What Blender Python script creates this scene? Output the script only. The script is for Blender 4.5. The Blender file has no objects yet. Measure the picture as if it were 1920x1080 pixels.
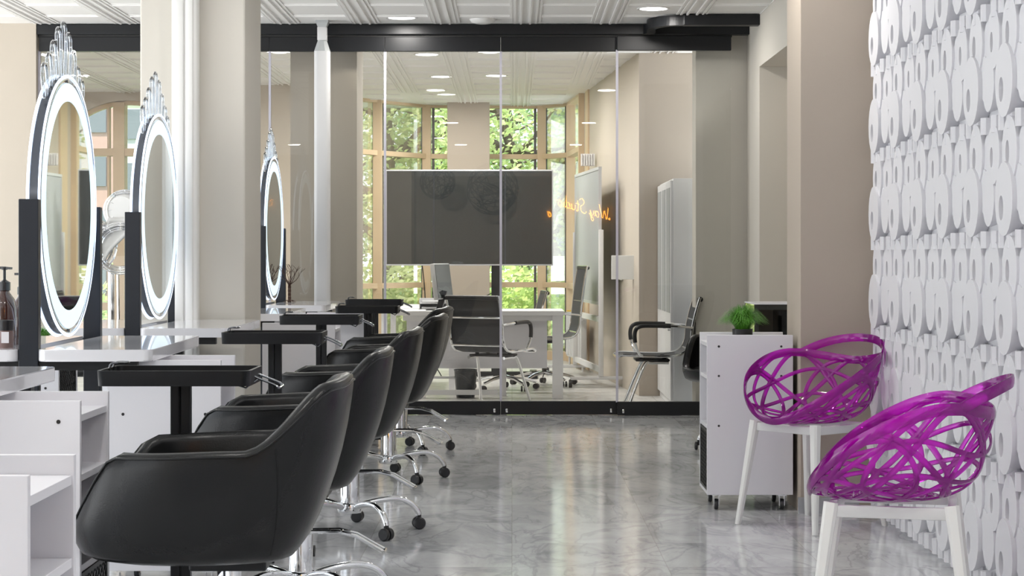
import bpy, bmesh, math, random
from mathutils import Vector, Matrix, Euler
random.seed(7)
PI = math.pi
sc = bpy.context.scene
COL = sc.collection

# ---------------------------------------------------------------- camera
FOC = 3500.0
CAMZ = 1.2
cam_d = bpy.data.cameras.new('camera')
cam = bpy.data.objects.new('camera', cam_d)
COL.objects.link(cam)
cam.location = (0, 0, CAMZ)
cam.rotation_euler = (PI / 2, 0, 0)
cam_d.sensor_width = 36.0
cam_d.lens = 36.0 * FOC / 1920.0
cam_d.shift_y = -(540 - 480) / 1920.0
cam_d.clip_end = 400
sc.camera = cam
# ---------------------------------------------------------------- view, world, sun
sc.view_settings.view_transform = 'Standard'
sc.view_settings.look = 'None'
sc.view_settings.exposure = 0.0
sc.view_settings.gamma = 1.0
sc.view_settings.use_curve_mapping = False
try:
    sc.cycles.use_denoising = True
    sc.cycles.use_adaptive_sampling = False
    sc.cycles.max_bounces = 10
    sc.cycles.diffuse_bounces = 5
    sc.cycles.glossy_bounces = 5
    sc.cycles.transparent_max_bounces = 16
    sc.cycles.sample_clamp_indirect = 4.0
    sc.cycles.caustics_reflective = False
    sc.cycles.caustics_refractive = False
except Exception:
    pass
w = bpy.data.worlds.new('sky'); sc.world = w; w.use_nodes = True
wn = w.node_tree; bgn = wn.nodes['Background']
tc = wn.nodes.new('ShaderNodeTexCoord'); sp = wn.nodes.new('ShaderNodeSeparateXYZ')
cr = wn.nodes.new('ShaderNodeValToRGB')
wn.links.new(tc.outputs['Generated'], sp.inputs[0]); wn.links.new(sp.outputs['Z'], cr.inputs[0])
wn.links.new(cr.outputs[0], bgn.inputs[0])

gm = wn.nodes.new('ShaderNodeMath'); gm.operation = 'LESS_THAN'; gm.inputs[1].default_value = 0.0     # background boosted below the horizon, added to brighten the ceiling
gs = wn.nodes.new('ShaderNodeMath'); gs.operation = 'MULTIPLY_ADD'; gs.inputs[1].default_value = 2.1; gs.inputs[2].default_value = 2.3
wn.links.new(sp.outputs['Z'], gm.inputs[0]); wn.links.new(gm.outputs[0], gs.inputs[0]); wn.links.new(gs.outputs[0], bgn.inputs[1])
cr.color_ramp.elements[0].position = 0.0; cr.color_ramp.elements[0].color = (0.93, 0.95, 0.97, 1)
cr.color_ramp.elements[1].position = 0.7; cr.color_ramp.elements[1].color = (0.62, 0.76, 0.95, 1)
bgn.inputs[1].default_value = 2.3
sun_d = bpy.data.lights.new('sun', 'SUN'); sun_d.energy = 9.0; sun_d.angle = 0.02; sun_d.color = (1, 0.93, 0.82)
sun = bpy.data.objects.new('sun', sun_d); COL.objects.link(sun)
sd = Vector((0.80, 0.42, -0.95)).normalized()
sun.rotation_euler = sd.to_track_quat('-Z', 'Y').to_euler()
sun.location = (-20, 0, 20)

LAMP_W = 13.0

# ---------------------------------------------------------------- materials
def mat(name, col, rough=0.5, metal=0.0, emit=None, es=0.0, spec=0.5, coat=0.0, bump=None, vary=0.0, vscale=8.0, trans=0.0, alpha=1.0):
    m = bpy.data.materials.new(name); m.use_nodes = True
    nt = m.node_tree; b = nt.nodes['Principled BSDF']
    b.inputs['Base Color'].default_value = (*col, 1)
    b.inputs['Roughness'].default_value = rough
    b.inputs['Metallic'].default_value = metal
    b.inputs['Specular IOR Level'].default_value = spec
    b.inputs['Coat Weight'].default_value = coat
    b.inputs['Transmission Weight'].default_value = trans
    b.inputs['Alpha'].default_value = alpha
    if emit:
        b.inputs['Emission Color'].default_value = (*emit, 1)
        b.inputs['Emission Strength'].default_value = es
    if vary > 0 or bump:
        co = nt.nodes.new('ShaderNodeTexCoord')
        no = nt.nodes.new('ShaderNodeTexNoise'); no.inputs['Scale'].default_value = vscale; no.inputs['Detail'].default_value = 4
        nt.links.new(co.outputs['Object'], no.inputs['Vector'])
        if vary > 0:
            mx = nt.nodes.new('ShaderNodeMix'); mx.data_type = 'RGBA'
            mx.inputs[6].default_value = (*[max(0, c * (1 - vary)) for c in col], 1)
            mx.inputs[7].default_value = (*[min(1, c * (1 + vary)) for c in col], 1)
            nt.links.new(no.outputs['Fac'], mx.inputs[0]); nt.links.new(mx.outputs[2], b.inputs['Base Color'])
        if bump:
            n2 = nt.nodes.new('ShaderNodeTexNoise'); n2.inputs['Scale'].default_value = bump[0]; n2.inputs['Detail'].default_value = 3
            nt.links.new(co.outputs['Object'], n2.inputs['Vector'])
            bp = nt.nodes.new('ShaderNodeBump'); bp.inputs['Strength'].default_value = bump[1]; bp.inputs['Distance'].default_value = 0.01
            nt.links.new(n2.outputs['Fac'], bp.inputs['Height']); nt.links.new(bp.outputs[0], b.inputs['Normal'])
    return m

def glass_mat(name, tint=(1, 1, 1), refl=1.0, rough=0.0):
    m = bpy.data.materials.new(name); m.use_nodes = True
    nt = m.node_tree; nt.nodes.clear()
    out = nt.nodes.new('ShaderNodeOutputMaterial'); mx = nt.nodes.new('ShaderNodeMixShader')
    tr = nt.nodes.new('ShaderNodeBsdfTransparent'); gl = nt.nodes.new('ShaderNodeBsdfGlossy'); fr = nt.nodes.new('ShaderNodeFresnel')
    mu = nt.nodes.new('ShaderNodeMath'); mu.operation = 'MULTIPLY'; mu.inputs[1].default_value = refl
    fr.inputs['IOR'].default_value = 1.5
    tr.inputs[0].default_value = (*tint, 1); gl.inputs['Roughness'].default_value = rough; gl.inputs[0].default_value = (1, 1, 1, 1)
    nt.links.new(fr.outputs[0], mu.inputs[0]); nt.links.new(mu.outputs[0], mx.inputs[0])
    nt.links.new(tr.outputs[0], mx.inputs[1]); nt.links.new(gl.outputs[0], mx.inputs[2]); nt.links.new(mx.outputs[0], out.inputs[0])
    return m

M = {}
M['beige'] = mat('beige_paint', (0.56, 0.50, 0.42), 0.75, vary=0.03, vscale=2, bump=(60, 0.03))
M['beige_light'] = mat('pale_beige_paint', (0.62, 0.59, 0.53), 0.7, vary=0.02, vscale=2)
M['taupe'] = mat('taupe_paint', (0.45, 0.39, 0.325), 0.75, vary=0.03, vscale=2, bump=(60, 0.03))
M['ceiling'] = mat('ceiling_white', (0.90, 0.89, 0.87), 0.6)
M['white_lac'] = mat('white_lacquer', (0.80, 0.80, 0.83), 0.12, coat=0.6)
M['white_lam'] = mat('white_laminate', (0.76, 0.755, 0.79), 0.35)
M['white_plaster'] = mat('white_plaster', (0.74, 0.74, 0.77), 0.5)
M['white_metal'] = mat('white_metal', (0.70, 0.70, 0.70), 0.35)
M['white_plastic'] = mat('white_plastic', (0.80, 0.80, 0.78), 0.4)
M['office_white'] = mat('office_white', (0.78, 0.78, 0.79), 0.4)
M['grey_pipe'] = mat('grey_cap', (0.45, 0.47, 0.47), 0.4)
M['black_metal'] = mat('black_metal', (0.010, 0.011, 0.013), 0.36, spec=0.35)
M['blue_black'] = mat('dark_steel', (0.014, 0.018, 0.026), 0.3, spec=0.4, bump=(20, 0.02))
M['black_plastic'] = mat('black_plastic', (0.015, 0.015, 0.017), 0.35)
M['leather'] = mat('black_leather', (0.009, 0.0095, 0.010), 0.27, spec=0.30, bump=(220, 0.06))
M['chrome'] = mat('chrome', (0.86, 0.87, 0.88), 0.07, 1.0)
M['steel'] = mat('brushed_steel', (0.55, 0.56, 0.58), 0.28, 1.0)
M['alu'] = mat('aluminium', (0.62, 0.63, 0.65), 0.4, 0.6)
M['mirror'] = mat('mirror_glass', (0.86, 0.90, 0.87), 0.015, 1.0)
M['led'] = mat('led_white', (0.35, 0.38, 0.4), 0.4, emit=(0.74, 0.92, 1.0), es=0.95)
M['led_edge'] = mat('led_edge', (0.9, 0.95, 1), 0.4, emit=(0.62, 0.76, 1.0), es=1.5)
M['acrylic_dark'] = mat('disc_rim', (0.10, 0.11, 0.13), 0.18, 0.5)
M['lamp'] = mat('lamp_diffuser', (1, 1, 1), 0.5, emit=(1.0, 0.97, 0.93), es=5.0)
M['glass'] = glass_mat('partition_glass', (0.975, 0.98, 0.975), 0.6)
M['win_glass'] = glass_mat('window_glass', (0.97, 0.98, 0.97), 0.6)
M['clear'] = glass_mat('clear_acrylic', (0.86, 0.89, 0.92), 2.6, 0.03)
M['seal'] = mat('edge_seal', (0.62, 0.61, 0.70), 0.3, alpha=0.85)
M['wood'] = mat('window_wood', (0.70, 0.54, 0.35), 0.5, vary=0.08, vscale=5)
M['gasket'] = mat('window_gasket', (0.10, 0.10, 0.11), 0.5)
M['screen'] = mat('dark_screen', (0.024, 0.028, 0.029), 0.01, spec=1.0)
M['marble_base'] = mat('marble_skirting', (0.42, 0.43, 0.45), 0.2, vary=0.25, vscale=6)
M['grass'] = mat('plant_green', (0.09, 0.30, 0.025), 0.45, vary=0.35, vscale=30)
M['amber'] = mat('amber_plastic', (0.045, 0.014, 0.010), 0.12, coat=0.6)
M['paper'] = mat('label_paper', (0.72, 0.70, 0.72), 0.6)
M['jar'] = mat('jar_plastic', (0.20, 0.13, 0.12), 0.25)
M['bronze'] = mat('brown_wire', (0.09, 0.045, 0.03), 0.5, 0.4)
M['neon'] = mat('orange_neon', (1, 0.4, 0.05), 0.4, emit=(1.0, 0.38, 0.03), es=36.0)
M['meshfab'] = mat('black_mesh_fabric', (0.03, 0.032, 0.036), 0.6, alpha=0.88)
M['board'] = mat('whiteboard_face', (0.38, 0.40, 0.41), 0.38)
M['bin'] = mat('waste_bin', (0.03, 0.032, 0.035), 0.25)
M['yellow'] = mat('yellow_plastic', (0.8, 0.5, 0.03), 0.4)
M['bark'] = mat('bark', (0.10, 0.075, 0.05), 0.8)
M['cable'] = mat('cable', (0.02, 0.02, 0.02), 0.5)
M['lawn'] = mat('lawn', (0.12, 0.24, 0.06), 0.9, vary=0.3, vscale=0.8)
M['bwall'] = mat('pink_brick', (0.50, 0.32, 0.28), 0.8, vary=0.1)
M['bgrey'] = mat('grey_render', (0.50, 0.52, 0.54), 0.8)
M['bglass'] = mat('far_window', (0.16, 0.19, 0.22), 0.2)
M['pend'] = mat('pendant_steel', (0.03, 0.03, 0.03), 0.3, 0.5)

def leaf_mat(name, c1, c2):
    m = bpy.data.materials.new(name); m.use_nodes = True
    nt = m.node_tree; nt.nodes.clear()
    out = nt.nodes.new('ShaderNodeOutputMaterial'); mx = nt.nodes.new('ShaderNodeMixShader'); mx.inputs[0].default_value = 0.5
    d = nt.nodes.new('ShaderNodeBsdfDiffuse'); t = nt.nodes.new('ShaderNodeBsdfTranslucent')
    co = nt.nodes.new('ShaderNodeTexCoord'); no = nt.nodes.new('ShaderNodeTexNoise'); no.inputs['Scale'].default_value = 2.5
    r = nt.nodes.new('ShaderNodeValToRGB'); r.color_ramp.elements[0].position = 0.38; r.color_ramp.elements[1].position = 0.62
    r.color_ramp.elements[0].color = (*c1, 1); r.color_ramp.elements[1].color = (*c2, 1)
    nt.links.new(co.outputs['Object'], no.inputs[0]); nt.links.new(no.outputs[0], r.inputs[0])
    nt.links.new(r.outputs[0], d.inputs[0]); nt.links.new(r.outputs[0], t.inputs[0])
    nt.links.new(d.outputs[0], mx.inputs[1]); nt.links.new(t.outputs[0], mx.inputs[2]); nt.links.new(mx.outputs[0], out.inputs[0])
    return m
M['leaf'] = leaf_mat('tree_leaf', (0.46, 0.58, 0.20), (0.76, 0.80, 0.46))
M['leaf2'] = leaf_mat('dark_green_leaf', (0.32, 0.50, 0.22), (0.58, 0.72, 0.42))  # deeper green leaves for some of the trees

def magenta():
    m = bpy.data.materials.new('magenta_polycarbonate'); m.use_nodes = True
    nt = m.node_tree; nt.nodes.clear()
    out = nt.nodes.new('ShaderNodeOutputMaterial')
    tr = nt.nodes.new('ShaderNodeBsdfTransparent'); tr.inputs[0].default_value = (0.95, 0.18, 0.95, 1)
    df = nt.nodes.new('ShaderNodeBsdfDiffuse'); df.inputs[0].default_value = (0.80, 0.008, 0.72, 1)
    tl = nt.nodes.new('ShaderNodeBsdfTranslucent'); tl.inputs[0].default_value = (0.90, 0.010, 0.84, 1)
    gl = nt.nodes.new('ShaderNodeBsdfGlossy'); gl.inputs['Roughness'].default_value = 0.03
    m0 = nt.nodes.new('ShaderNodeMixShader'); m0.inputs[0].default_value = 0.55
    m1 = nt.nodes.new('ShaderNodeMixShader'); m1.inputs[0].default_value = 0.40
    m2 = nt.nodes.new('ShaderNodeMixShader'); fr = nt.nodes.new('ShaderNodeFresnel'); fr.inputs[0].default_value = 1.55
    nt.links.new(df.outputs[0], m0.inputs[1]); nt.links.new(tl.outputs[0], m0.inputs[2])
    nt.links.new(tr.outputs[0], m1.inputs[1]); nt.links.new(m0.outputs[0], m1.inputs[2])
    nt.links.new(fr.outputs[0], m2.inputs[0]); nt.links.new(m1.outputs[0], m2.inputs[1]); nt.links.new(gl.outputs[0], m2.inputs[2])
    nt.links.new(m2.outputs[0], out.inputs[0])
    return m
M['magenta'] = magenta()

def marble(name, base, dark, light, tile=(0.6, 0.6), rough=0.10, seam=0.35):
    m = bpy.data.materials.new(name); m.use_nodes = True
    nt = m.node_tree; N = nt.nodes; L = nt.links; b = N['Principled BSDF']
    co = N.new('ShaderNodeTexCoord')
    sv = N.new('ShaderNodeVectorMath'); sv.operation = 'DIVIDE'; sv.inputs[1].default_value = (tile[0], tile[1], 1)
    fl = N.new('ShaderNodeVectorMath'); fl.operation = 'FLOOR'
    wn_ = N.new('ShaderNodeTexWhiteNoise'); wn_.noise_dimensions = '3D'
    L.new(co.outputs['Object'], sv.inputs[0]); L.new(sv.outputs[0], fl.inputs[0]); L.new(fl.outputs[0], wn_.inputs[0])
    sc_ = N.new('ShaderNodeVectorMath'); sc_.operation = 'SCALE'; sc_.inputs[3].default_value = 14
    L.new(wn_.outputs['Color'], sc_.inputs[0])
    ad = N.new('ShaderNodeVectorMath'); ad.operation = 'ADD'; L.new(co.outputs['Object'], ad.inputs[0]); L.new(sc_.outputs[0], ad.inputs[1])
    mp = N.new('ShaderNodeMapping'); mp.inputs['Scale'].default_value = (1.5, 0.75, 1); mp.inputs['Rotation'].default_value = (0, 0, 0.9)
    L.new(ad.outputs[0], mp.inputs[0])
    n1 = N.new('ShaderNodeTexNoise'); n1.inputs['Scale'].default_value = 2.2; n1.inputs['Detail'].default_value = 9; n1.inputs['Roughness'].default_value = 0.68; n1.inputs['Distortion'].default_value = 1.3
    L.new(mp.outputs[0], n1.inputs[0])
    r1 = N.new('ShaderNodeValToRGB'); e = r1.color_ramp.elements
    e[0].position = 0.30; e[0].color = (*dark, 1); e[1].position = 0.70; e[1].color = (*light, 1)
    x = e.new(0.48); x.color = (*base, 1)
    L.new(n1.outputs['Fac'], r1.inputs[0])
    n2 = N.new('ShaderNodeTexNoise'); n2.inputs['Scale'].default_value = 1.3; n2.inputs['Detail'].default_value = 6; n2.inputs['Distortion'].default_value = 2.2
    L.new(mp.outputs[0], n2.inputs[0])
    r2 = N.new('ShaderNodeValToRGB'); e = r2.color_ramp.elements
    e[0].position = 0.47; e[0].color = (0, 0, 0, 1); e[1].position = 0.53; e[1].color = (0, 0, 0, 1); x = e.new(0.5); x.color = (0.45, 0.45, 0.45, 1)
    L.new(n2.outputs['Fac'], r2.inputs[0])
    mv = N.new('ShaderNodeMix'); mv.data_type = 'RGBA'; L.new(r2.outputs[0], mv.inputs[0]); L.new(r1.outputs[0], mv.inputs[6]); mv.inputs[7].default_value = (*[c * 0.7 for c in dark], 1)
    # tile tone
    hs = N.new('ShaderNodeMath'); hs.operation = 'MULTIPLY_ADD'; hs.inputs[1].default_value = 0.22; hs.inputs[2].default_value = 0.89
    L.new(wn_.outputs['Value'], hs.inputs[0])
    ml = N.new('ShaderNodeVectorMath'); ml.operation = 'SCALE'; L.new(mv.outputs[2], ml.inputs[0]); L.new(hs.outputs[0], ml.inputs[3])
    fr = N.new('ShaderNodeVectorMath'); fr.operation = 'FRACTION'; L.new(sv.outputs[0], fr.inputs[0])
    sx = N.new('ShaderNodeSeparateXYZ'); L.new(fr.outputs[0], sx.inputs[0])
    def edge(o):
        a = N.new('ShaderNodeMath'); a.operation = 'SUBTRACT'; a.inputs[1].default_value = 0.5; L.new(o, a.inputs[0])
        c = N.new('ShaderNodeMath'); c.operation = 'ABSOLUTE'; L.new(a.outputs[0], c.inputs[0])
        g = N.new('ShaderNodeMath'); g.operation = 'GREATER_THAN'; g.inputs[1].default_value = 0.4965; L.new(c.outputs[0], g.inputs[0]); return g
    mxx = N.new('ShaderNodeMath'); mxx.operation = 'MAXIMUM'; L.new(edge(sx.outputs[0]).outputs[0], mxx.inputs[0]); L.new(edge(sx.outputs[1]).outputs[0], mxx.inputs[1])
    mm = N.new('ShaderNodeMath'); mm.operation = 'MULTIPLY'; mm.inputs[1].default_value = seam; L.new(mxx.outputs[0], mm.inputs[0])
    fm = N.new('ShaderNodeMix'); fm.data_type = 'RGBA'; L.new(mm.outputs[0], fm.inputs[0]); L.new(ml.outputs[0], fm.inputs[6]); fm.inputs[7].default_value = (0.28, 0.26, 0.22, 1)
    L.new(fm.outputs[2], b.inputs['Base Color'])
    b.inputs['Roughness'].default_value = rough; b.inputs['Specular IOR Level'].default_value = 0.6
    return m
M['marble'] = marble('grey_marble', (0.56, 0.57, 0.58), (0.36, 0.37, 0.39), (0.70, 0.71, 0.72))
M['office_floor'] = marble('pale_plank', (0.60, 0.59, 0.57), (0.50, 0.49, 0.47), (0.68, 0.67, 0.65), tile=(1.2, 0.19), rough=0.35, seam=0.5)

# ---------------------------------------------------------------- mesh helpers
class B:
    def __init__(s): s.bm = bmesh.new()
    def box(s, x0, x1, y0, y1, z0, z1, bev=0.0, rot=None, seg=2):
        r = bmesh.ops.create_cube(s.bm, size=1.0)
        vs = r['verts']
        for v in vs:
            v.co = Vector(((x0 + x1) / 2 + v.co.x * (x1 - x0), (y0 + y1) / 2 + v.co.y * (y1 - y0), (z0 + z1) / 2 + v.co.z * (z1 - z0)))
        if bev > 0:
            es = list({e for v in vs for e in v.link_edges})
            r2 = bmesh.ops.bevel(s.bm, geom=es, offset=bev, segments=seg, affect='EDGES', profile=0.5)
            vs = list({v for f in r2['faces'] for v in f.verts} | {v for v in vs if v.is_valid})
        if rot is not None:
            for v in vs: v.co = rot @ v.co
        return s
    def beam(s, p0, p1, wd, ht, bev=0.0):   # box along p0->p1, wd sideways, ht up
        p0 = Vector(p0); p1 = Vector(p1); d = (p1 - p0); L = d.length; d.normalize()
        up = Vector((0, 0, 1)) if abs(d.z) < 0.95 else Vector((0, 1, 0))
        sd_ = d.cross(up).normalized(); up = sd_.cross(d)
        r = bmesh.ops.create_cube(s.bm, size=1.0); vs = r['verts']
        if bev > 0:
            for v in vs: v.co = Vector((v.co.x * L, v.co.y * wd, v.co.z * ht))
            es = list({e for v in vs for e in v.link_edges})
            r2 = bmesh.ops.bevel(s.bm, geom=es, offset=bev, segments=2, affect='EDGES', profile=0.5)
            vs = list({v for f in r2['faces'] for v in f.verts} | {v for v in vs if v.is_valid})
        else:
            for v in vs: v.co = Vector((v.co.x * L, v.co.y * wd, v.co.z * ht))
        c = (p0 + p1) / 2
        for v in vs: v.co = c + d * v.co.x + sd_ * v.co.y + up * v.co.z
        return s
    def taper(s, p0, p1, w0, w1):
        p0 = Vector(p0); p1 = Vector(p1); d = (p1 - p0).normalized()
        a = Vector((1, 0, 0)); a = (a - d * a.dot(d)).normalized(); b = d.cross(a)
        vs = []
        for p, w_ in ((p0, w0), (p1, w1)):
            for i in range(12):
                t = 2 * PI * i / 12; c, q = math.cos(t), math.sin(t)
                k = w_ / 2 / (abs(c) ** 4 + abs(q) ** 4) ** 0.25
                vs.append(s.bm.verts.new(p + a * c * k + b * q * k))
        for i in range(12):
            j = (i + 1) % 12; s.bm.faces.new((vs[i], vs[j], vs[12 + j], vs[12 + i]))
        s.bm.faces.new(vs[:12][::-1]); s.bm.faces.new(vs[12:]); return s
    def tube(s, pts, r, seg=8, closed=False, flat=None, nref=None, caps=True):
        pts = [Vector(p) for p in pts]; n = len(pts); rings = []
        rr = r if isinstance(r, (list, tuple)) else [r] * n
        prev = None
        for i, p in enumerate(pts):
            if closed: t = (pts[(i + 1) % n] - pts[i - 1])
            else: t = pts[min(i + 1, n - 1)] - pts[max(i - 1, 0)]
            t.normalize()
            if nref is not None:
                u = Vector(nref[i]); u = (u - t * u.dot(t))
                if u.length < 1e-6: u = t.orthogonal()
                u.normalize()
            elif prev is None:
                u = Vector((0, 0, 1)); u = u - t * u.dot(t)
                if u.length < 0.1: u = Vector((0, 1, 0)); u = u - t * u.dot(t)
                u.normalize()
            else:
                u = prev - t * prev.dot(t); u.normalize()
            prev = u; v = t.cross(u)
            ring = []
            for k in range(seg):
                a = 2 * PI * (k + 0.5) / seg
                if flat: o = u * math.cos(a) * flat[1] + v * math.sin(a) * flat[0]
                else: o = u * math.cos(a) * rr[i] + v * math.sin(a) * rr[i]
                ring.append(s.bm.verts.new(p + o))
            rings.append(ring)
        m = n if closed else n - 1
        for i in range(m):
            a, b = rings[i], rings[(i + 1) % n]
            for k in range(seg):
                s.bm.faces.new((a[k], a[(k + 1) % seg], b[(k + 1) % seg], b[k]))
        if not closed and caps:
            s.bm.faces.new(rings[0][::-1]); s.bm.faces.new(rings[-1])
        return s
    def cyl(s, p0, p1, r, r2=None, seg=20):
        r2 = r if r2 is None else r2
        return s.tube([p0, p1], [r, r2], seg)
    def lathe(s, prof, seg=24, c=(0, 0, 0), axis='z'):
        c = Vector(c); rings = []
        def P(r, h, a):
            if axis == 'z': return c + Vector((r * math.cos(a), r * math.sin(a), h))
            if axis == 'x': return c + Vector((h, r * math.cos(a), r * math.sin(a)))
            return c + Vector((r * math.cos(a), h, r * math.sin(a)))
        for r, h in prof:
            if r < 1e-6: rings.append([s.bm.verts.new(P(0, h, 0))])
            else: rings.append([s.bm.verts.new(P(r, h, 2 * PI * k / seg)) for k in range(seg)])
        for a, b in zip(rings[:-1], rings[1:]):
            for k in range(seg):
                j = (k + 1) % seg
                if len(a) == 1 and len(b) == 1: continue
                if len(a) == 1: s.bm.faces.new((a[0], b[k], b[j]))
                elif len(b) == 1: s.bm.faces.new((a[k], a[j], b[0]))
                else: s.bm.faces.new((a[k], a[j], b[j], b[k]))
        return s
    def prism(s, poly, z0, z1, axis='z'):
        def P(a, b, h):
            return (a, b, h) if axis == 'z' else ((h, a, b) if axis == 'x' else (a, h, b))
        lo = [s.bm.verts.new(P(a, b, z0)) for a, b in poly]; hi = [s.bm.verts.new(P(a, b, z1)) for a, b in poly]
        n = len(poly)
        for i in range(n):
            j = (i + 1) % n; s.bm.faces.new((lo[i], lo[j], hi[j], hi[i]))
        s.bm.faces.new(lo[::-1]); s.bm.faces.new(hi)
        return s
    def grid(s, rows, closed_u=False, closed_v=False):
        vs = [[s.bm.verts.new(p) for p in r] for r in rows]
        n = len(vs); m = len(vs[0])
        for i in range(n if closed_v else n - 1):
            for j in range(m if closed_u else m - 1):
                s.bm.faces.new((vs[i][j], vs[i][(j + 1) % m], vs[(i + 1) % n][(j + 1) % m], vs[(i + 1) % n][j]))
        return vs
    def build(s, name, m, parent=None, smooth=True, label=None, ang=0.7):
        bm = s.bm
        bmesh.ops.recalc_face_normals(bm, faces=bm.faces)
        for f in bm.faces: f.smooth = smooth
        if smooth:
            for e in bm.edges:
                if len(e.link_faces) == 2 and e.calc_face_angle(0) > ang: e.smooth = False
        me = bpy.data.meshes.new(name); bm.to_mesh(me); bm.free()
        me.materials.append(m)
        o = bpy.data.objects.new(name, me); COL.objects.link(o)
        if parent is not None: o.parent = parent
        if label: o['label'] = label
        return o

def thing(name, label, cat, loc=(0, 0, 0), rz=0.0, group=None):
    o = bpy.data.objects.new(name, None); COL.objects.link(o)
    o.empty_display_size = 0.1
    o.location = loc; o.rotation_euler = (0, 0, rz); o['label'] = label; o['category'] = cat
    if group: o['group'] = group
    return o
def tag(o, label, cat, group=None, kind=None):
    if label: o['label'] = label
    if cat: o['category'] = cat
    if group: o['group'] = group
    if kind: o['kind'] = kind
    return o
def struct(o): o['kind'] = 'structure'; return o
def dup(root, loc, rz, label, group=None):
    r = root.copy(); COL.objects.link(r); r.location = loc; r.rotation_euler = (0, 0, rz); r['label'] = label
    if group: r['group'] = group
    for ch in list(root.children):
        c = ch.copy(); COL.objects.link(c); c.parent = r
        for g in list(ch.children):
            d = g.copy(); COL.objects.link(d); d.parent = c
    return r
def rrect(x0, x1, y0, y1, r, n=5):
    pts = []
    for cx, cy, a0 in ((x1 - r, y1 - r, 0), (x0 + r, y1 - r, PI / 2), (x0 + r, y0 + r, PI), (x1 - r, y0 + r, 1.5 * PI)):
        for i in range(n + 1):
            a = a0 + PI / 2 * i / n; pts.append((cx + r * math.cos(a), cy + r * math.sin(a)))
    return pts
def smooth_path(pts, n=8, closed=False):
    P = [Vector(p) for p in pts]; out = []; N = len(P)
    for i in range(N if closed else N - 1):
        if closed: p0, p1, p2, p3 = P[i - 1], P[i], P[(i + 1) % N], P[(i + 2) % N]
        else: p0, p1, p2, p3 = P[max(i - 1, 0)], P[i], P[i + 1], P[min(i + 2, N - 1)]
        for k in range(n):
            t = k / n
            out.append(0.5 * ((2 * p1) + (-p0 + p2) * t + (2 * p0 - 5 * p1 + 4 * p2 - p3) * t * t + (-p0 + 3 * p1 - 3 * p2 + p3) * t ** 3))
    if not closed: out.append(P[-1])
    return out
def lerp(a, b, t): return a + (b - a) * t
def interp(x, xs, ys):
    if x <= xs[0]: return ys[0]
    for i in range(len(xs) - 1):
        if x <= xs[i + 1]:
            t = (x - xs[i]) / (xs[i + 1] - xs[i]); t = t * t * (3 - 2 * t); return lerp(ys[i], ys[i + 1], t)
    return ys[-1]

# ================================================================ ROOM
H = 2.95
GY = 14.1      # glass partition plane
WX = 1.707     # decorated wall plane
BK = -4.0      # wall behind the camera
# floors
struct(B().box(-6.2, 2.2, BK - 0.2, GY + 0.03, -0.1, 0).build('floor', M['marble'], smooth=False))
struct(B().box(-6.2, 3.0, GY + 0.03, 22.4, -0.1, -0.001).build('floor', M['office_floor'], smooth=False))
# ceiling with pressed metal ribs
def bayY(x):
    return interp_lin(x, [-5.2, -2.0, -1.5, -0.99, 0.345, 0.67, 0.78], [19.9, 20.2, 21.0, 21.7, 21.8, 21.4, 20.1])
def interp_lin(x, xs, ys):
    if x <= xs[0]: return ys[0]
    for i in range(len(xs) - 1):
        if x <= xs[i + 1]:
            t = (x - xs[i]) / (xs[i + 1] - xs[i]); return lerp(ys[i], ys[i + 1], t)
    return ys[-1]
cb = B()
cb.box(-6.2, 2.4, BK - 0.2, 22.1, H, H + 0.12)
x = -0.5 - 0.6 * 8
while x < 2.2:
    y1 = 21.9 if -1.0 < x < 0.5 else (19.0 if x > 0.5 else 19.9)
    for dx, hh in ((-0.105, 0.006), (-0.078, 0.010), (-0.034, 0.014), (0.034, 0.014), (0.078, 0.010), (0.105, 0.006)):
        cb.box(x + dx - 0.007, x + dx + 0.007, 5.0, 14.0, H - hh, H + 0.01)
        cb.box(x + dx - 0.007, x + dx + 0.007, 14.25, y1, H - hh, H + 0.01)
    x += 0.6
y = 8.2
while y < 21.8:
    if abs(y - GY) > 0.2:
        x = -0.5 - 0.6 * 8
        while x < 1.6:
            for dy, hh in ((-0.05, 0.005), (0.0, 0.009), (0.05, 0.005)):
                cb.box(x + 0.115, x + 0.485, y + dy - 0.008, y + dy + 0.008, H - hh, H + 0.01)
            x += 0.6
    y += 0.6
struct(cb.build('ceiling', M['ceiling'], smooth=False))

# right decorated wall, pier, side wall with recess
struct(B().box(WX, WX + 0.2, BK, 8.70, 0, H).build('wall_right', M['white_plaster'], smooth=False))
struct(B().box(1.345, WX + 0.35, 8.705, 9.13, 0, H, 0.003).build('wall_pier', M['taupe'], smooth=False))
o = struct(B().box(1.333, WX - 0.09, 8.69, 8.704, 0, 0.075).build('baseboard_pier', M['marble_base'], smooth=False))
sw = B()
sw.box(1.79, 2.1, 9.13, 10.6, 0, H); sw.box(1.79, 2.1, 13.5, GY + 0.1, 0, H); sw.box(1.79, 2.1, 10.6, 13.5, 2.57, H)
struct(sw.build('wall_side', M['beige_light'], smooth=False))
struct(B().box(2.0, 2.09, 10.6, 13.5, 0, 2.57).build('door_1', M['beige'], smooth=False))
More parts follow.
